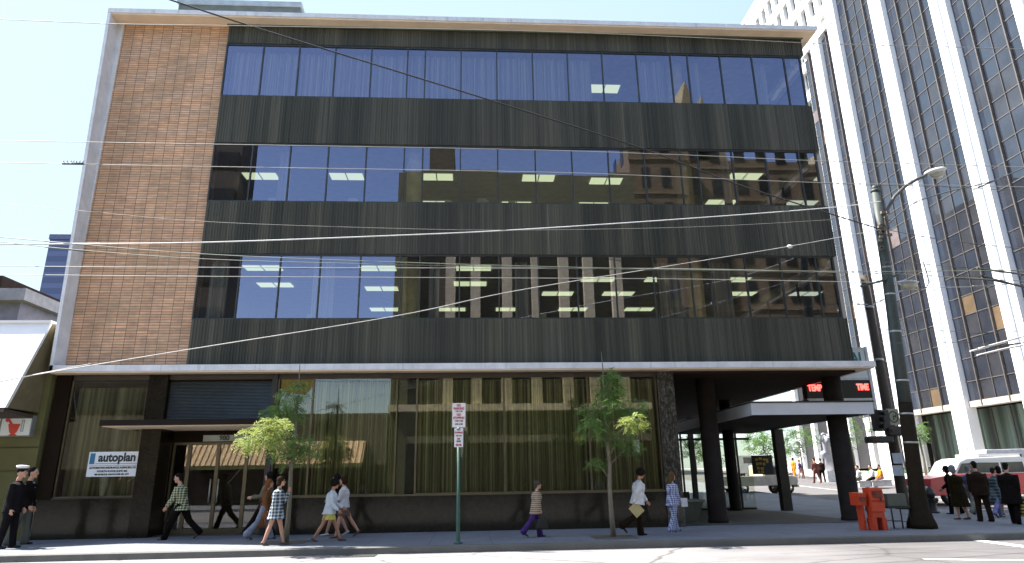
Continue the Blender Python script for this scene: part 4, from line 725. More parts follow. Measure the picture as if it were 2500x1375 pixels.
# ================================================================== VEHICLES
tyre = M('tyre', (.018, .018, .018), .8); chrome = M('chrome', (.6, .6, .6), .2, .9); cg_ = M('car_glass', (.03, .035, .04), .06)
def wheel(t, x, y, r, s, wm_):
    m = MB(); prof = [(r * .62, -.10), (r * .95, -.11), (r, -.07), (r, .07), (r * .95, .11), (r * .62, .10)]; n_ = 22
    m.rings([[(x + a * math.cos(2 * math.pi * k / n_), y + b, r + a * math.sin(2 * math.pi * k / n_)) for k in range(n_)] for a, b in prof], False); wh = m.build('wheel', tyre, t)
    q_ = MB(); q_.rings([[(x + a * math.cos(2 * math.pi * k / n_), y + b * s, r + a * math.sin(2 * math.pi * k / n_)) for k in range(n_)] for a, b in [(r * .66, .06), (r * .60, .10), (r * .3, .09), (r * .22, .12), (.005, .12)]], False); q_.build('rim', wm_, wh)
def vehicle(name, label, cat, body, cabin, W, mb_, mc, wheels, r, loc, rz, glasses, doors=(), extra=None):
    t = thing(name, label, cat, (0, 0, 0)); 
    MB().prism(body, -W / 2, W / 2).build('body', mb_, t, bevel=.05); 
    if cabin: MB().prism(cabin, -W / 2 + .09, W / 2 - .09).build('roof', mc, t, bevel=.05)
    for g_ in glasses:
        for s in (1, -1): MB().prism(g_, s * (W / 2 - .095), s * (W / 2 - .08)).build('window', cg_, t)
    for (x, zz, ww, hh) in doors:
        for s in (1, -1): MB().box(x, s * (W / 2 + .002), zz, x + .012, s * (W / 2 - .01), zz + hh).box(x + ww, s * (W / 2 + .002), zz, x + ww + .012, s * (W / 2 - .01), zz + hh).box(x + ww * .8, s * (W / 2 + .03), zz + hh * .8, x + ww * .95, s * (W / 2 - .01), zz + hh * .8 + .03).build('door', M('door_line', (.08, .02, .02), .4), t)
    for x in wheels:
        for s in (1, -1): wheel(t, x, s * (W / 2 - .12), r, s, chrome)
    xm = min(p[0] for p in body); xM = max(p[0] for p in body)
    for xx, s_ in ((xm, -1), (xM, 1)): MB().box(xx - .06 if s_ < 0 else xx, -W / 2 + .05, r * 1.05, xx if s_ < 0 else xx + .06, W / 2 - .05, r * 1.05 + .16).build('bumper', chrome, t)
    for y in (-W * .36, W * .36): MB().ell((xM + .01, y, r * 1.05 + .38), .05, .11, .11).build('headlight', M('headlight_glass', (.7, .7, .65), .1), t)
    if extra: extra(t, W)
    t.rotation_euler = (0, 0, rz); t.location = loc; return t
redp = M('car_red', (.50, .035, .04), .3, var=.05); whp = M('car_white', (.75, .75, .73), .35, var=.04); grp = M('camper_grey', (.42, .45, .50), .4); crm = M('truck_cream', (.48, .45, .36), .4)
yv = 13.0; vx = gx(2368, yv, .6)
def camper(t, W):
    MB().box(-2.4, -.8, 2.26, -.2, .8, 2.40).build('roof_rack', whp, t)
vehicle('red_wagon', 'red wagon with a white roof and whitewall tyre behind the crowd at right', 'car', [(-2.75, .45), (2.6, .45), (2.72, .8), (2.66, 1.25), (1.5, 1.42), (-2.7, 1.46), (-2.78, .9)], [(-2.66, 1.44), (1.4, 1.40), (.9, 2.05), (.5, 2.2), (-2.3, 2.28), (-2.6, 2.1)], 2.0, redp, whp, (-1.75, 1.75), .40, (vx, yv, H(yv)), math.pi, [[(-2.4, 1.5), (-1.2, 1.5), (-1.2, 1.98), (-2.35, 2.0)], [(-1.1, 1.5), (.1, 1.5), (.1, 1.98), (-1.1, 1.98)], [(.2, 1.5), (1.15, 1.48), (.82, 1.95), (.2, 1.98)]], [(-1.1, .5, 1.2, .6)], camper)
vx2 = gx(2470, 17, .6)
vehicle('camper_truck', 'boxy grey white camper truck standing behind the red wagon', 'truck', [(-2.8, .5), (2.7, .5), (2.75, 1.1), (1.9, 1.3), (-2.8, 1.35)], [(-2.9, 1.33), (1.3, 1.33), (1.7, 2.2), (1.6, 2.62), (-2.9, 2.66)], 2.1, grp, grp, (-1.8, 1.9), .42, (vx2, 17.2, H(17.2)), math.pi, [[(-.4, 1.8), (.9, 1.8), (.9, 2.35), (-.4, 2.35)], [(-2.3, 1.8), (-1.2, 1.8), (-1.2, 2.35), (-2.3, 2.35)]])
yt_ = 25; tx = gx(1880, yt_, .6)
vehicle('pickup_truck', 'cream pickup truck passing on the cross street behind the lobby glass', 'truck', [(-2.9, .55), (1.9, .55), (2.0, .8), (1.95, 1.12), (1.0, 1.2), (-2.9, 1.15)], [(-.5, 1.12), (1.05, 1.18), (.75, 1.75), (.6, 1.86), (-.4, 1.88), (-.5, 1.8)], 1.9, crm, crm, (-2.0, 1.25), .40, (tx - .4, yt_, H(yt_)), .12, [[(-.3, 1.22), (.8, 1.25), (.58, 1.72), (-.3, 1.75)]], [(-.35, .62, 1.15, .56)])
yt2 = 44; tx2 = gx(1848, yt2, 1.5); vehicle('white_van', 'white van parked by the plaza seen through the lobby glass', 'van', [(-2.2, .45), (2.2, .45), (2.25, 1.0), (1.7, 1.25), (-2.2, 1.25)], [(-2.2, 1.22), (1.6, 1.22), (1.0, 2.0), (.7, 2.1), (-2.1, 2.1)], 1.9, whp, whp, (-1.4, 1.4), .36, (tx2, yt2, H(yt2)), .05, [[(.2, 1.35), (1.2, 1.35), (.85, 1.9), (.2, 1.9)], [(-1.6, 1.35), (-.2, 1.35), (-.2, 1.9), (-1.6, 1.9)]])

# ================================================================== OVERHEAD WIRES
wg = M('wire_grey', (.25, .245, .225), .6, .0); wd = M('wire_dark', (.06, .06, .055), .6)
def wire(label, pts, r, m, y=-8.0, name='overhead_wire', group=None):
    P = [onY(u, v, (y if not isinstance(y, (list, tuple)) else y[0] + (y[1] - y[0]) * i / (len(pts) - 1))) for i, (u, v) in enumerate(pts)]; out = []
    if pts[0][0] < 0: P.insert(0, P[0] + (P[0] - P[1]).normalized() * 25)
    if pts[-1][0] > 2500: P.append(P[-1] + (P[-1] - P[-2]).normalized() * 25)
    for i in range(len(P) - 1):
        p0, p1, p2, p3 = P[max(i - 1, 0)], P[i], P[i + 1], P[min(i + 2, len(P) - 1)]
        for k in range(8):
            t = k / 8; out.append(.5 * ((2 * p1) + (p2 - p0) * t + (2 * p0 - 5 * p1 + 4 * p2 - p3) * t * t + (3 * p1 - p0 - 3 * p2 + p3) * t ** 3))
    out.append(P[-1]); return tag(MB().tube(out, r * .78, 5).build(name, m, None, origin=out[len(out) // 2]), label, 'wire', group)
wire('pale wire along the roof edge crossing the top of the brick panel', [(-60, 45), (262, 58), (560, 63), (1250, 75), (1700, 92), (1990, 106), (2250, 113), (2560, 122)], .010, wg)
wire('pale wire just under the second ribbed band at window head height', [(-60, 342), (262, 348), (560, 353), (1250, 365), (1680, 379), (2000, 393), (2560, 410)], .009, wg)
w3 = wire('pale wire with a dark splice crossing the third row of windows', [(-60, 396), (200, 401), (520, 407), (1300, 420), (1600, 430), (2000, 446), (2560, 458)], .009, wg)
wire('dark sagging span wire running diagonally down from the upper left', [(380, -12), (600, 60), (880, 147), (1200, 246), (1560, 360), (1800, 450), (2020, 520), (2150, 560)], .026, M('wire_black', (.022, .022, .02), .7), (-7, -1.9))
w5 = wire('bright white wire rising gently to the right across the middle ribbed band', [(-60, 598), (120, 596), (500, 592), (970, 575), (1250, 562), (1650, 536), (2020, 508), (2150, 492)], .019, M('wire_white', (.58, .58, .58), .5), (-8, -2.1))
w6 = wire('pale guy wire climbing steeply from the white shop roof to the pole', [(-60, 944), (88, 915), (470, 852), (970, 771), (1250, 712), (1600, 655), (1925, 602), (2155, 560)], .013, M('wire_pale', (.40, .39, .37), .6), (-7.5, -2))
wire('upper of two greenish wires falling from the left edge over the brick', [(-60, 574), (120, 590), (490, 620), (960, 640), (1500, 655), (2100, 663), (2560, 660)], .010, M('wire_green', (.14, .16, .12), .6))
wire('lower of two greenish wires falling from the left edge over the brick', [(-60, 584), (120, 604), (490, 632), (960, 646), (1500, 657), (2150, 668), (2560, 690)], .009, M('wire_green'))
wire('pale level wire across the lowest office windows, upper of the pair', [(-60, 650), (490, 653), (1250, 655), (1700, 657), (2150, 668)], .010, wg, -7.5)
wire('pale level wire across the lowest office windows, lower of the pair', [(-60, 670), (490, 675), (1250, 679), (1700, 682), (2150, 690)], .009, wg, -7.5)
wire('faint hairline wire drooping across the middle ribbed band', [(-60, 492), (200, 515), (500, 541), (900, 556), (1250, 562), (1700, 554), (2040, 536)], .005, wg)
wire('thick cable rising to the upper right past the curved lamp arm', [(2170, 545), (2225, 500), (2280, 478), (2350, 460), (2430, 440), (2520, 402)], .022, wd, -3.0)
wire('thin wire from the trolley pole clamps to the right edge', [(2172, 560), (2190, 566), (2300, 585), (2420, 600), (2560, 612)], .012, wd, -3.0)
wire('taut wire crossing the tower at second lamp height', [(2155, 640), (2260, 646), (2380, 655), (2560, 668)], .010, wd, -3.2)
wire('heavy black trolley feeder with insulators near the right edge', [(2330, 680), (2400, 682), (2450, 690), (2510, 704), (2570, 720)], .035, wd, -3.5); wire('second heavy trolley feeder joining from above at the right edge', [(2385, 655), (2430, 662), (2480, 668), (2570, 680)], .035, wd, -3.6)
wire('pale trolley pole arm slanting up at the right edge', [(2368, 858), (2430, 842), (2490, 824), (2560, 805)], .030, M('pale_arm', (.6, .58, .55), .5), -4.5); wire('second pale trolley pole arm just below the first', [(2385, 868), (2450, 852), (2500, 842), (2570, 826)], .026, M('pale_arm'), -4.6)
wire('dark twin wire joined to the pale trolley arms', [(2400, 840), (2440, 848), (2490, 838), (2570, 828)], .020, wd, -4.5); wire('low thin wire across the tower below the trolley arms', [(2150, 805), (2300, 808), (2420, 812), (2560, 804)], .008, wd, -3.2); wire('lowest thin wire crossing the tower columns', [(2190, 838), (2290, 836), (2400, 838), (2560, 846)], .008, wd, -3.2)
wire('grey wire crossing the white columns above the curved lamp', [(2000, 447), (2120, 452), (2300, 456), (2560, 470)], .008, wd, -6); wire('pale bare wire under the trolley feeders', [(2290, 702), (2400, 700), (2450, 695), (2560, 690)], .012, wg, -3.6)
ins = onY(1928, 602, -2.7); it = thing('insulator', 'white egg insulator on the steep guy wire over the dark band', 'insulator', ins); MB().ell(ins, .085, .055, .055).build('body', M('porcelain', (.72, .72, .68), .3), it); MB().tube([ins + Vector((.07, 0, .012)), ins + Vector((.17, 0, .03))], .025, 8).build('clamp', wd, it)
spl = onY(178, 400, -8.0); m = MB().tube([spl + Vector((-.2, 0, 0)), spl + Vector((.2, 0, .0))], .022, 6)
for i in range(7): x = -.18 + i * .06; m.tube([spl + Vector((x, 0, 0)), spl + Vector((x + random.uniform(-.03, .03), 0, .075))], .008, 5)
tag(m.build('wire_splice', wd, None, origin=spl), 'dark bristly splice on the wire left of the white frame', 'wire splice')
wire('right hand stay wire from the lamp arm down to the pole clamps', [(2262, 428), (2215, 470), (2170, 500)], .008, wd, -2.0)
# ================================================================== PEOPLE
def solid(mb, name, mat, parent, voxel, smooth=4):
    """one continuous skin grown over the overlapping tapered volumes"""
    me = bpy.data.meshes.new('raw'); me.from_pydata([tuple(v) for v in mb.v], [], mb.f); b = bmesh.new(); b.from_mesh(me); bmesh.ops.recalc_face_normals(b, faces=b.faces); b.to_mesh(me); b.free()
    t = bpy.data.objects.new('raw', me); col.objects.link(t); md = t.modifiers.new('r', 'REMESH'); md.mode = 'VOXEL'; md.voxel_size = voxel; md.use_smooth_shade = True
    if smooth: sm = t.modifiers.new('s', 'SMOOTH'); sm.iterations = smooth; sm.factor = .5
    dg = bpy.context.evaluated_depsgraph_get(); out = bpy.data.meshes.new_from_object(t.evaluated_get(dg)); bpy.data.objects.remove(t); bpy.data.meshes.remove(me)
    out.name = name; out.materials.clear(); out.materials.append(mat)
    o = bpy.data.objects.new(name, out); col.objects.link(o); o.parent = parent; return o
V = Vector
def er(c, a, b, n=14): return [c + a * math.cos(2 * math.pi * k / n) + b * math.sin(2 * math.pi * k / n) for k in range(n)]
def limb(m, pts, rad, lat=V((0, 1, 0)), n=12):
    rg = []
    for i, p in enumerate(pts):
        d = (pts[min(i + 1, len(pts) - 1)] - pts[max(i - 1, 0)]).normalized(); f = lat.cross(d).normalized(); l2 = d.cross(f).normalized()
        r_ = rad[i] if isinstance(rad[i], tuple) else (rad[i], rad[i]); rg.append(er(p, f * r_[0], l2 * r_[1], n))
    d0 = (pts[0] - pts[1]).normalized(); d1 = (pts[-1] - pts[-2]).normalized(); r0 = rad[0] if isinstance(rad[0], tuple) else (rad[0],) * 2; r1 = rad[-1] if isinstance(rad[-1], tuple) else (rad[-1],) * 2
    def capring(ring, c, d, k): return [c + (q - c) * .6 + d * k for q in ring]
    rg = [capring(rg[0], pts[0], d0, min(r0) * .6)] + rg + [capring(rg[-1], pts[-1], d1, min(r1) * .6)]
    m.rings(rg); return m
skin_l = M('skin_light', (.50, .27, .18), .55, var=.08, scale=12); skin_d = M('skin_tanned', (.40, .20, .12), .55, var=.08, scale=12); eye_m = M('eye_dark', (.02, .015, .012), .2); lip_m = M('lip', (.34, .10, .08), .5)
HAIR = {'dark': M('hair_dark', (.007, .005, .004), .8, scale=30, spec=.15), 'brown': M('hair_brown', (.026, .013, .006), .8, scale=30, spec=.15), 'auburn': M('hair_auburn', (.17, .06, .02), .8, scale=30, spec=.15), 'grey': M('hair_grey', (.20, .21, .23), .8, scale=30, spec=.15), 'fair': M('hair_fair', (.10, .06, .022), .8, scale=30, spec=.15)}
shoe_b = M('shoe_brown', (.10, .05, .025), .4); shoe_k = M('shoe_black', (.008, .007, .006), .5); shoe_w = M('shoe_pale', (.5, .48, .44), .5)
def person(label, u, y, vtop, face, lean=4, legs=((20, 4), (-20, 12)), arms=((-15, 12), (18, 20)), top=None, sleeves=True, hem=-.06, hemw=1.0, bottom=None, blen=None, flare=.06, shoes=shoe_k, hair=('short', 'dark'), fem=False, skin=skin_l, near=True, headturn=0, headpitch=0, spread=.02, group=None, xo=0, extra=None, z0=None, sit=None, hmax=1.13, bulk=.0):
    z0 = H(y) + .15 if z0 is None else z0; x = gx(u, y, z0); t = thing('person', label, 'person', (0, 0, 0), group)
    ph = R(lean); up = V((math.sin(ph), 0, math.cos(ph))); fw = V((math.cos(ph), 0, -math.sin(ph))); lat = V((0, 1, 0))
    TH, SH, AN = .43, .41, .075
    def dirv(a): return V((math.sin(R(a)), 0, -math.cos(R(a))))
    drop = max(TH * math.cos(R(a)) + SH * math.cos(R(a - k)) for a, k in legs); hip = V((0, 0, drop + AN))
    if sit: hip = V((0, 0, sit))
    hw = .095; feet = []; body = MB(); tr = MB(); vox = .0085 if near else .02; cvx = .011 if near else .024
    sw = .158 if fem else .185; wst = .118 if fem else .14; hp = .172 if fem else .16
    prof = [(-.07, .075, .11), (0, .118, hp), (.10, .108, hp * .93), (.19, .092, wst), (.34, .118 if not fem else .122, sw * .90), (.45, .098, sw * .93), (.51, .062, .085)]
    body.rings([er(hip + up * (s_ * 1.0), fw * d_, lat * w_) for s_, d_, w_ in prof]); neck = hip + up * .53
    limb(body, [hip + up * .47, neck + up * .05, neck + up * .10 + fw * .02], [.062, .054, .055])
    ht = R(headturn); hf = (Matrix.Rotation(ht, 3, up) @ fw); hpv = R(headpitch); hl = up.cross(hf).normalized(); hu = (up * math.cos(hpv) + hf * math.sin(hpv)).normalized(); hf = (hf * math.cos(hpv) - up * math.sin(hpv)).normalized()
    hc = neck + up * .205 + fw * .03
    rot = Matrix((hf, hl, hu)).transposed(); hd = MB(); body.ell(hc, .096, .076, .118, 16, 12, rot); at = lambda a, b, c: hc + hf * a + hl * b + hu * c
    body.ell(at(.045, 0, -.075), .05, .048, .042, 12, 8, rot).ell(at(.075, 0, .022), .025, .05, .014, 10, 6, rot)
    limb(body, [at(.088, 0, .012), at(.112, 0, -.026)], [.010, .016]); body.ell(at(.088, 0, -.062), .014, .024, .012, 10, 6, rot); body.ell(at(.07, 0, -.105), .026, .026, .02, 10, 6, rot)
    for s_ in (1, -1): body.ell(at(-.008, .076 * s_, -.01), .022, .011, .032, 10, 6, rot); body.ell(at(.062, .042 * s_, -.028), .026, .022, .02, 8, 6, rot)
    # legs
    lw = V((0, 1, 0))
    for i, (a, k) in enumerate(legs):
        s_ = 1 if i == 0 else -1; h0 = hip + lat * hw * s_; kn = h0 + dirv(a) * TH + lat * spread * s_ * .5; an = kn + dirv(a - k) * SH + lat * spread * s_ * .5
        limb(body, [h0, h0.lerp(kn, .35), kn, kn.lerp(an, .3), an], [.088, .078, .054, .056, .036]); pitch = R(max(-75, min(15, (a - k) * .9))) if an.z > AN + .015 or (a - k) < -14 else 0
        fd = V((math.cos(pitch), 0, math.sin(pitch))); ftop = an + V((0, 0, -.01)); heel = an + fd * -.045 + V((0, 0, -.05)); toe = an + fd * .17 + V((0, 0, -.052))
        limb(body, [ftop, heel.lerp(toe, .3) + V((0, 0, .012)), heel.lerp(toe, .75), toe], [.036, (.03, .038), (.022, .042), (.014, .032)])
        feet.append((an, heel, toe, kn, h0, fd))
    # arms and hands
    hands = []; elbows = []
    for i, (a, e) in enumerate(arms[:2]):
        s_ = 1 if i == 0 else -1; out = arms[2][i] if len(arms) > 2 else 6; sh = hip + up * .455 + lat * (sw - .005) * s_
        def ad(ang, o): d = V((math.sin(R(ang)), math.sin(R(o)) * s_, -math.cos(R(ang)))); return d.normalized()
        el = sh + ad(a, out) * .285; inn = arms[3][i] if len(arms) > 3 else -4; wr = el + ad(a + e, inn) * .25; fd = (wr - el).normalized()
        limb(body, [sh + lat * -.03 * s_, sh, sh.lerp(el, .5), el, el.lerp(wr, .35), wr], [.05, .052, .044, .036, .038, .026]); elbows.append((sh, el, wr))
        pl = (lat * 1.0 * -s_).cross(fd).normalized(); wd = pl; nrm = fd.cross(wd).normalized()  # wd spans the palm, curl towards the body
        cu = lat * -s_; cu = (cu - fd * cu.dot(fd)).normalized(); wd = fd.cross(cu).normalized()
        pc = wr + fd * .05; limb(body, [wr, pc, wr + fd * .088], [(.02, .027), (.016, .042), (.013, .041)], cu.cross(fd).normalized() if False else wd)
        if near:
            for j, (L, o_) in enumerate([(.066, .031), (.076, .0105), (.071, -.0105), (.055, -.031)]):
                b0 = wr + fd * .083 + wd * o_; m1 = b0 + (fd * .92 + cu * .32).normalized() * L * .5; m2 = m1 + (fd * .62 + cu * .78).normalized() * L * .5; limb(body, [b0, m1, m2], [.0095, .0088, .0075], wd, 8)
            b0 = wr + fd * .03 + wd * .034; m1 = b0 + (fd * .6 + wd * .65 + cu * .3).normalized() * .036; m2 = m1 + (fd * .85 + wd * .15 + cu * .45).normalized() * .03; limb(body, [b0, m1, m2], [.0125, .0105, .0085], cu, 8)
        else: limb(body, [wr + fd * .08, wr + fd * .15 + cu * .03], [(.012, .036), (.01, .028)], wd)
        hands.append(wr + fd * .10)
    bo = solid(body, 'body', skin, t, vox, 3)
    if near:
        for s_ in (1, -1): MB().ell(at(.088, .032 * s_, .004), .012, .015, .008, 10, 6, rot).build('eye', eye_m, t)
        MB().ell(at(.102, 0, -.062), .008, .022, .008, 10, 6, rot).build('mouth', lip_m, t)
    # clothing
    if bottom and bottom[0] == 'trousers':
        m = MB(); m.rings([er(hip + up * s_, fw * (d_ + .014), lat * (w_ + .014)) for s_, d_, w_ in [(-.09, .08, .12)] + prof[1:3] + [(.15, .10, wst + .012)]])
        for (an, heel, toe, kn, h0, fd) in feet: d_ = (an - kn).normalized(); limb(m, [h0 + V((0, 0, .03)), h0.lerp(kn, .4), kn, kn.lerp(an, .5), an + d_ * .035], [.120, .104, .082, .066 + flare * .45, .058 + flare])
        solid(m, 'trousers', bottom[1], t, cvx, 5)
    if bottom and bottom[0] == 'skirt':
        L = blen or .30; m = MB(); m.rings([er(hip + up * .16, fw * .10, lat * (wst + .02)), er(hip + up * .02, fw * .138, lat * (hp + .022)), er(hip + V((0, 0, -L * .5)), V((.17, 0, 0)), lat * .19), er(hip + V((0, 0, -L)), V((.20, 0, 0)), lat * .20), er(hip + V((0, 0, -L - .004)), V((.18, 0, 0)), lat * .18)])
        solid(m, 'skirt', bottom[1], t, cvx, 3)
    if top:
        m = MB(); ext = .034 + bulk; low = []
        if hem < -.10: low = [(hip + V((-.01, 0, hem)), V(((.172 + bulk) * hemw, 0, 0)), lat * (.19 + bulk) * hemw), (hip + V((0, 0, hem * .5)), V(((.158 + bulk) * (1 + (hemw - 1) * .5), 0, 0)), lat * (hp + .035 + bulk))]
        else: low = [(hip + up * hem, fw * (.142 + bulk) * hemw, lat * (hp + .034 + bulk) * hemw)]
        rr = [er(*q) for q in low] + [er(hip + up * s_, fw * (d_ + ext), lat * (w_ + ext)) for s_, d_, w_ in prof[2:6] if s_ > hem + .03] + [er(hip + up * .515, fw * .078, lat * .098), er(hip + up * .545, fw * .064, lat * .066)]
        m.rings(rr)
        for (sh, el, wr) in elbows:
            if sleeves: limb(m, [sh + V((0, (sw * -.25) * (1 if sh.y > 0 else -1), 0)), sh, sh.lerp(el, .5), el, el.lerp(wr, .5), el.lerp(wr, .9)], [.066 + bulk * .4, .078 + bulk * .5, .070 + bulk * .5, .064 + bulk * .4, .058 + bulk * .3, .050])
            else: limb(m, [sh + V((0, (sw * -.25) * (1 if sh.y > 0 else -1), 0)), sh, sh.lerp(el, .6)], [.06, .07, .064])
        solid(m, 'coat' if hem < -.35 else 'jacket', top, t, cvx, 5)
    for (an, heel, toe, kn, h0, fd) in feet:
        m = MB(); limb(m, [heel + V((0, 0, .022)), heel.lerp(toe, .3) + V((0, 0, .012)), heel.lerp(toe, .75), toe], [(.042, .042), (.036, .042), (.03, .046), (.024, .038)]); m.rings([er(heel + V((0, 0, -.012)) + fd * .02, fd * .03, lat * .03), er(heel + V((0, 0, .02)) + fd * .02, fd * .036, lat * .036)]); solid(m, 'shoe', shoes, t, .012 if near else .024, 2)
    # hair
    if hair:
        st, hcol = hair; m = MB()
        if st == 'cap':
            m.ell(at(-.012, 0, .03), .104, .086, .085, 14, 8, rot); solid(m, 'hair', HAIR['dark'], t, cvx, 2); MB().rings([er(at(-.01, 0, .085), hf * .108, hl * .09, 18), er(at(-.01, 0, .115), hf * .135, hl * .118, 18), er(at(-.015, 0, .145), hf * .125, hl * .11, 18), er(at(-.02, 0, .155), hf * .06, hl * .05, 18)]).build('cap_crown', M('cap_white', (.75, .74, .74), .6), t); MB().rings([er(at(-.005, 0, .062), hf * .106, hl * .088, 18), er(at(-.008, 0, .088), hf * .108, hl * .09, 18)]).ell(at(.095, 0, .058), .055, .07, .008, 12, 6, rot).build('cap_band', shoe_k, t)
        else:
            k = {'short': (.100, .082, .098), 'afro': (.135, .118, .125), 'bob': (.112, .096, .110), 'long': (.108, .092, .106), 'scarf': (.112, .094, .108)}[st]; m.ell(at(-.022, 0, .032), *k, 16, 10, rot)
            if st == 'short': m.ell(at(-.055, 0, -.03), .055, .07, .075, 12, 8, rot)
            if st == 'bob':
                m.ell(at(-.055, 0, -.06), .07, .088, .10, 12, 8, rot)
                for s_ in (1, -1): m.ell(at(-.02, .075 * s_, -.05), .05, .022, .085, 10, 8, rot)
            if st == 'long':
                limb(m, [at(-.06, 0, .02), at(-.085, 0, -.10), at(-.10, 0, -.22), at(-.09, 0, -.36)], [(.07, .085), (.06, .095), (.045, .085), (.02, .05)])
                for s_ in (1, -1): m.ell(at(-.025, .077 * s_, -.05), .05, .022, .10, 10, 8, rot)
            if st == 'scarf': m.ell(at(-.07, 0, -.05), .05, .075, .08, 12, 8, rot)
            solid(m, 'head_scarf' if st == 'scarf' else 'hair', HAIR[hcol] if isinstance(hcol, str) else hcol, t, cvx, 2)
    info = dict(hands=hands, at=at, rot=rot, hip=hip, up=up, fw=fw, t=t, elbows=elbows)
    if extra: extra(info)
    tophead = at(0, 0, .125).z + .02; s = 1.0
    if vtop is not None: s = max(.80, min(hmax, (topz(x, y, vtop) - z0) / tophead))
    t.scale = (s, s, s); t.rotation_euler = (0, 0, face); t.location = (x, y, z0)
    mw = Matrix.LocRotScale(t.location, t.rotation_euler, t.scale); info['w'] = lambda p: mw @ p; return info
LFT = math.pi
navy = m_cloth('navy_uniform', (.009, .008, .010)); blackc = m_cloth('black_cloth', (.008, .006, .005)); brownc = m_cloth('dark_brown_cloth', (.022, .012, .007)); denim = m_cloth('grey_blue_denim', (.24, .26, .33)); whitec = m_cloth('white_shirt', (.66, .66, .68)); knit = m_cloth('white_knit', (.62, .60, .60), 'stripe', (.52, .50, .51), None, .02)
lblue = m_cloth('pale_blue_knit', (.50, .58, .64), 'stripe', (.66, .70, .74), None, .03); yel = m_cloth('yellow_skirt', (.58, .56, .12)); bsk = m_cloth('brown_skirt', (.12, .065, .05), 'stripe', (.19, .12, .10), None, .04)
pl_green = m_cloth('green_cream_plaid', (.05, .06, .03), 'plaid', (.55, .56, .36), None, .062); pl_blue = m_cloth('blue_plaid_dress', (.035, .06, .11), 'plaid', (.50, .54, .52), None, .085); pl_suit = m_cloth('blue_check_suit', (.09, .11, .30), 'plaid', (.62, .64, .72), None, .055)
strp = m_cloth('striped_sweater', (.07, .045, .035), 'stripe', (.58, .50, .38), (.30, .14, .08), .062); purp = m_cloth('purple_cloth', (.07, .035, .16)); oliv = m_cloth('grey_olive_jacket', (.15, .135, .09)); rust = m_cloth('rust_suede', (.17, .075, .03)); dplaid = m_cloth('dark_teal_plaid', (.03, .045, .05), 'plaid', (.16, .20, .20), None, .11)
G = None
person('man in a white peaked cap and dark navy uniform at the left edge', 12, -2.0, 1137, .15, 2, ((6, 2), (-6, 3)), ((4, 20), (-4, 15)), navy, hem=-.16, bulk=.02, bottom=('trousers', navy), flare=.02, hair=('cap', 'dark'), extra=lambda i: MB().rings([er(i['hip'] + i['up'] * .50 + i['fw'] * .075, i['fw'] * .02, V((0, .04, 0))), er(i['hip'] + i['up'] * .30 + i['fw'] * .145, i['fw'] * .01, V((0, .018, 0)))]).build('shirt_front', m_cloth('shirt_blue', (.25, .38, .55)), i['t']))
person('dark haired man in a black jacket standing behind the man in the cap', 42, -1.0, 1139, .1, 3, ((8, 4), (-8, 6)), ((2, 18), (8, 25)), blackc, hem=-.10, bottom=('trousers', M('grey_green_trousers', (.10, .10, .08), .9)), flare=.04, extra=lambda i: MB().rings([er(i['hip'] + i['up'] * .52 + i['fw'] * .07, i['fw'] * .02, V((0, .035, 0))), er(i['hip'] + i['up'] * .38 + i['fw'] * .14, i['fw'] * .01, V((0, .014, 0)))]).build('shirt_front', M('shirt_blue'), i['t']))
person('man in a green and cream plaid jacket striding left past the entrance', 434, -.35, 1153, LFT, 12, ((24, 6), (-26, 20)), ((16, 20), (-10, 12)), pl_green, hem=-.13, hemw=1.12, bulk=.02, bottom=('trousers', blackc), flare=.03, shoes=shoe_b, hmax=1.2)
person('man in a grey olive jacket and dark flared trousers walking left by the door', 640, -.25, 1150, LFT, -6, ((30, 4), (-8, 10)), ((25, 60), (20, 70)), oliv, hem=-.05, bulk=.015, bottom=('trousers', blackc), flare=.075, hair=('bob', 'dark'))
wb = person('woman with long auburn hair in a rust jacket and pale grey flared jeans', 640, -.95, 1168, .25, 4, ((16, 4), (-24, 14)), ((10, 30), (-4, 20)), rust, hem=-.10, bottom=('trousers', denim), flare=.07, shoes=shoe_b, hair=('long', 'auburn'), fem=True)
def shades(i):
    at, rot = i['at'], i['rot']; g_ = MB()
    for s_ in (1, -1): g_.ell(at(.104, .034 * s_, .006), .008, .031, .024, 12, 8, rot)
    g_.tube([at(.104, -.01, .012), at(.104, .01, .012)], .004, 6).tube([at(.098, .062, .012), at(0, .082, .008)], .004, 6).tube([at(.098, -.062, .012), at(0, -.082, .008)], .004, 6); g_.build('sunglasses', M('sunglass_black', (.012, .010, .010), .08), i['t'])
wa = person('woman in sunglasses and a short blue plaid dress walking with hand to chin', 668, -2.7, 1161, .0, 3, ((16, 3), (-14, 5)), ((28, 135), (-8, 25)), pl_blue, hem=-.24, hemw=1.26, bulk=.012, bottom=('trousers', None) if False else None, shoes=shoe_b, hair=('bob', 'brown'), fem=True, skin=skin_l, extra=shades)
bg = wb['w'](wb['hands'][1] + V((-.14, .02, -.05))); b_ = thing('shoulder_bag', 'slouchy rust brown fringed suede bag carried beside the plaid dress', 'bag', bg); mm = MB().ell(bg + V((0, 0, .02)), .14, .06, .15, 14, 10); rf = random.Random(4)
mm.build('pouch', M('bag_suede', (.22, .085, .03), .85, scale=14), b_); fr_ = MB()
for i in range(26): x_ = bg.x + rf.uniform(-.12, .12); fr_.tube([(x_, bg.y - .05, bg.z - .08), (x_ + rf.uniform(-.02, .02), bg.y - .05, bg.z - .30)], .007, 4)
fr_.build('fringe', M('bag_suede'), b_); MB().tube([bg + V((-.12, 0, .18)), bg + V((-.02, .02, .55)), bg + V((.12, 0, .2))], .012, 6).build('strap', M('bag_suede'), b_)
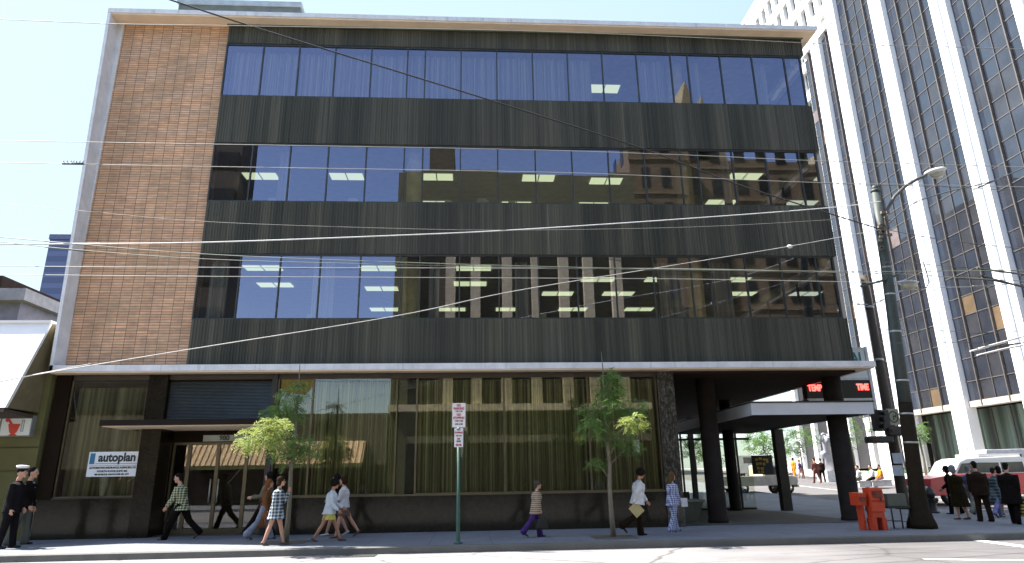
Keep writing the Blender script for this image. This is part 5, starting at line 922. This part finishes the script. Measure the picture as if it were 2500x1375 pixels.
person('woman in a pale blue cardigan and yellow miniskirt walking right', 800, -1.95, 1169, .05, 7, ((24, 3), (-22, 10)), ((14, 48), (6, 40)), lblue, hem=-.11, hemw=1.15, bulk=.015, bottom=('skirt', yel), blen=.26, shoes=shoe_b, hair=('afro', 'dark'), fem=True, skin=skin_d)
wp = person('woman in a white sweater and brown miniskirt walking left with papers', 836, -.95, 1160, LFT, 3, ((14, 3), (-26, 10)), ((20, 62), (22, 58)), knit, hem=-.06, bulk=.01, hemw=1.1, bottom=('skirt', bsk), blen=.28, shoes=shoe_b, hair=('bob', 'brown'), fem=True)
hp_ = wp['w'](wp['hands'][1] + V((.02, .02, -.02))); pp = MB(); pp.hexa([(hp_.x - .10, hp_.y - .05, hp_.z - .01), (hp_.x + .16, hp_.y - .05, hp_.z - .03), (hp_.x + .16, hp_.y - .04, hp_.z - .03), (hp_.x - .10, hp_.y - .04, hp_.z - .01), (hp_.x - .08, hp_.y + .02, hp_.z + .10), (hp_.x + .18, hp_.y + .02, hp_.z + .08), (hp_.x + .18, hp_.y + .03, hp_.z + .08), (hp_.x - .08, hp_.y + .03, hp_.z + .10)]); tag(pp.build('papers', M('held_papers', (.5, .45, .32), .9), None, origin=hp_), 'folded papers held out by the woman in the white sweater', 'papers')
person('dark haired person in black with pale shoes half hidden behind the white sweater', 818, -.1, 1156, LFT, 2, ((18, 4), (-18, 10)), ((10, 30), (8, 30)), blackc, hem=-.12, bottom=('skirt', blackc), blen=.35, shoes=shoe_w, hair=('bob', 'dark'), fem=True)
ws_ = person('woman in a dark headscarf, brown striped sweater and purple trousers walking right', 1310, -2.0, 1173, .0, 5, ((10, 3), (-24, 14)), ((2, 12), (4, 10)), strp, hem=-.20, hemw=1.1, bulk=.03, bottom=('trousers', purp), flare=.05, hair=('scarf', M('scarf_dark', (.04, .035, .035), .9)), fem=True, hmax=1.0)
hb = ws_['w'](ws_['hands'][1] + V((.02, -.02, -.02))); hb_ = thing('handbag', 'black handbag hanging from the hand of the woman in stripes', 'handbag', hb); q0 = hb; hbm = MB(); hbm.hexa([(q0.x - .17, q0.y - .06, q0.z - .36), (q0.x + .17, q0.y - .06, q0.z - .36), (q0.x + .17, q0.y + .06, q0.z - .36), (q0.x - .17, q0.y + .06, q0.z - .36), (q0.x - .11, q0.y - .025, q0.z - .12), (q0.x + .11, q0.y - .025, q0.z - .12), (q0.x + .11, q0.y + .025, q0.z - .12), (q0.x - .11, q0.y + .025, q0.z - .12)]); hbm.build('pouch', shoe_k, hb_, bevel=.02); MB().tube([q0 + V((-.09, 0, -.12)), q0 + V((-.06, 0, .0)), q0 + V((.06, 0, .0)), q0 + V((.09, 0, -.12))], .01, 6).build('handle', shoe_k, hb_)
wm2 = person('man in a loose white shirt and dark trousers striding right with an envelope', 1562, -2.25, 1144, .0, 9, ((5, 2), (-18, 40)), ((20, 14), (-28, 10)), whitec, hem=-.10, hemw=1.22, bulk=.03, bottom=('trousers', brownc), flare=.045, hair=('afro', 'dark'), skin=skin_d, headpitch=14)
he = wm2['w'](wm2['hands'][1] + V((.0, -.02, .0))); e_ = MB(); c_, s_ = math.cos(R(40)), math.sin(R(40)); pts = [(a * c_ - b * s_, a * s_ + b * c_) for a, b in [(-.14, -.27), (.14, -.27), (.14, .04), (-.14, .04)]]; e_.prism([(he.x + a, he.z + b) for a, b in pts], he.y - .012, he.y + .012); eo = tag(e_.build('envelope', M('manila', (.46, .38, .18), .8), None, origin=he), 'tan envelope tilted in the hand of the man in white', 'envelope'); MB().tube([(he.x - .12, he.y - .015, he.z + .02), (he.x, he.y - .015, he.z - .08), (he.x + .1, he.y - .015, he.z + .12)], .003, 4).build('flap_line', M('manila_line', (.3, .24, .1), .8), eo)
ww = person('woman with long fair hair in a blue check trouser suit by the marble pier', 1648, -1.2, 1151, .35, 2, ((10, 3), (-10, 8)), ((10, 35), (6, 25)), pl_suit, hem=-.14, hemw=1.14, bulk=.02, bottom=('trousers', pl_suit), flare=.06, hair=('long', 'fair'), fem=True)
hq = ww['w'](ww['hands'][1]); tag(MB().box(hq.x - .02, hq.y - .02, hq.z - .05, hq.x + .16, hq.y - .005, hq.z + .18).build('papers', M('white_paper', (.7, .7, .72), .9), None, origin=hq), 'white papers carried by the woman in the check suit', 'papers')
# the knot of people at the right corner
person('woman with grey hair in a long dark coat seen from behind at the corner', 2352, 1.0, 1134, 1.9, 3, ((5, 2), (-6, 4)), ((5, 15), (-4, 20)), m_cloth('dark_olive_coat', (.018, .012, .003)), hem=-.50, hemw=1.18, bulk=.07, shoes=shoe_b, hair=('bob', 'grey'), fem=True, skin=skin_l)
person('broad man in a dark brown suit in the middle of the corner crowd', 2408, .0, 1124, 1.4, 3, ((6, 2), (-5, 3)), ((6, 12), (-6, 16)), brownc, hem=-.16, bulk=.055, bottom=('trousers', brownc), flare=.02, hair=('short', 'dark'))
person('man in pale grey trousers and blue jacket walking behind the corner crowd', 2382, 3.4, 1135, .4, 4, ((18, 4), (-20, 14)), ((14, 20), (-12, 18)), m_cloth('blue_grey_jacket', (.13, .15, .21)), hem=-.04, bottom=('trousers', m_cloth('pale_grey_trousers', (.30, .30, .24))), flare=.02, hair=('short', 'grey'))
person('woman in a dark teal plaid coat over lilac trousers in the corner crowd', 2444, 1.6, 1140, .3, 6, ((16, 4), (-24, 16)), ((14, 40), (-6, 20)), dplaid, hem=-.42, hemw=1.2, bulk=.05, bottom=('trousers', m_cloth('lilac_trousers', (.25, .25, .45))), flare=.02, shoes=shoe_b, hair=('short', 'brown'), fem=True)
wr_ = person('large man in a black coat at the right edge of the photo', 2484, -1.1, 1127, .5, 3, ((10, 3), (-10, 5)), ((6, 18), (-10, 20)), blackc, hem=-.34, hemw=1.14, bulk=.065, bottom=('trousers', blackc), flare=.02, hair=('short', 'dark'))
person('woman with dark hair in a black jacket at the back left of the crowd', 2333, 3.7, 1136, 2.4, 2, ((8, 3), (-12, 6)), ((10, 40), (0, 20)), blackc, hem=-.15, bottom=('trousers', blackc), flare=.02, hair=('bob', 'dark'), fem=True)
person('short person in a dark hooded coat between the plaid coat and the man in black', 2462, 2.4, 1137, 1.2, 3, ((10, 3), (-8, 5)), ((5, 20), (-4, 20)), m_cloth('dark_green_coat', (.012, .011, .006)), hem=-.40, hemw=1.18, bulk=.05, hair=('bob', 'dark'), fem=True)
cb_ = wr_['w'](wr_['hands'][1]); yb_ = thing('striped_bag', 'yellow and dark striped bag hanging beside the man at the right edge', 'bag', cb_); MB().box(cb_.x - .05, cb_.y - .1, cb_.z - .50, cb_.x + .12, cb_.y + .1, cb_.z - .1).build('pouch', m_cloth('bag_stripes', (.50, .42, .10), 'stripe', (.06, .05, .03), None, .09), yb_, bevel=.02); MB().tube([cb_ + V((-.02, 0, -.1)), cb_ + V((.03, 0, .02)), cb_ + V((.09, 0, -.1))], .01, 6).build('handle', shoe_k, yb_)
# small figures on the sunny plaza
ora = m_cloth('orange_cloth', (.60, .24, .03)); mar_ = m_cloth('maroon_cloth', (.16, .06, .05)); pnk = m_cloth('pink_cloth', (.5, .25, .2))
for lab, u, y, vt, fc, top_, bot_ in [('tiny figure in orange top and trousers on the plaza beside the lobby post', 1941, 38, 1117, .5, ora, ora), ('tiny figure in purple top and pink trousers beside the orange figure on the plaza', 1957, 40, 1122, 2.6, purp, pnk), ('tiny figure in maroon walking on the plaza towards the sculpture', 1996, 33, 1117, 1.8, mar_, mar_), ('tiny figure in dark brown jacket beside the maroon figure on the plaza', 2010, 34, 1118, 1.2, brownc, blackc)]:
    person(lab, u, y, vt, fc, 3, ((14, 3), (-14, 6)), ((10, 14), (-10, 14)), top_, hem=-.08, bottom=('trousers', bot_), flare=.02, near=False)
for lab, u, y, vt, fc, top_, bot_ in [('tiny seated figure in a white shirt left of the lamp base on the plaza wall', 2104, 20, 1112, 2.6, whitec, oliv), ('tiny seated figure in white shirt and dark trousers in middle of the plaza wall', 2136, 20.4, 1110, 2.9, whitec, navy), ('tiny seated figure in orange near the right end of the plaza wall', 2156, 20.8, 1120, 3.0, ora, pnk)]:
    x_ = gx(u, y + 8, 1.3); person(lab, u, y + 8, vt, fc, 6, ((78, 75), (70, 72)), ((20, 30), (15, 30)), top_, hem=-.05, bottom=('trousers', bot_), flare=.02, near=False, sit=.50)
    zz = H(y + 8) + .15; st = thing('plaza_bench', 'pale concrete block seat under the ' + {2104: 'leftmost', 2136: 'middle', 2156: 'orange'}[u] + ' seated figure on the plaza', 'bench', (x_, y + 8, zz)); MB().box(x_ - .4, y + 7.75, zz, x_ + .45, y + 8.3, zz + .36).box(x_ - .45, y + 7.7, zz + .36, x_ + .5, y + 8.35, zz + .42).build('block', M('bench_concrete', (.5, .5, .5), .8), st)
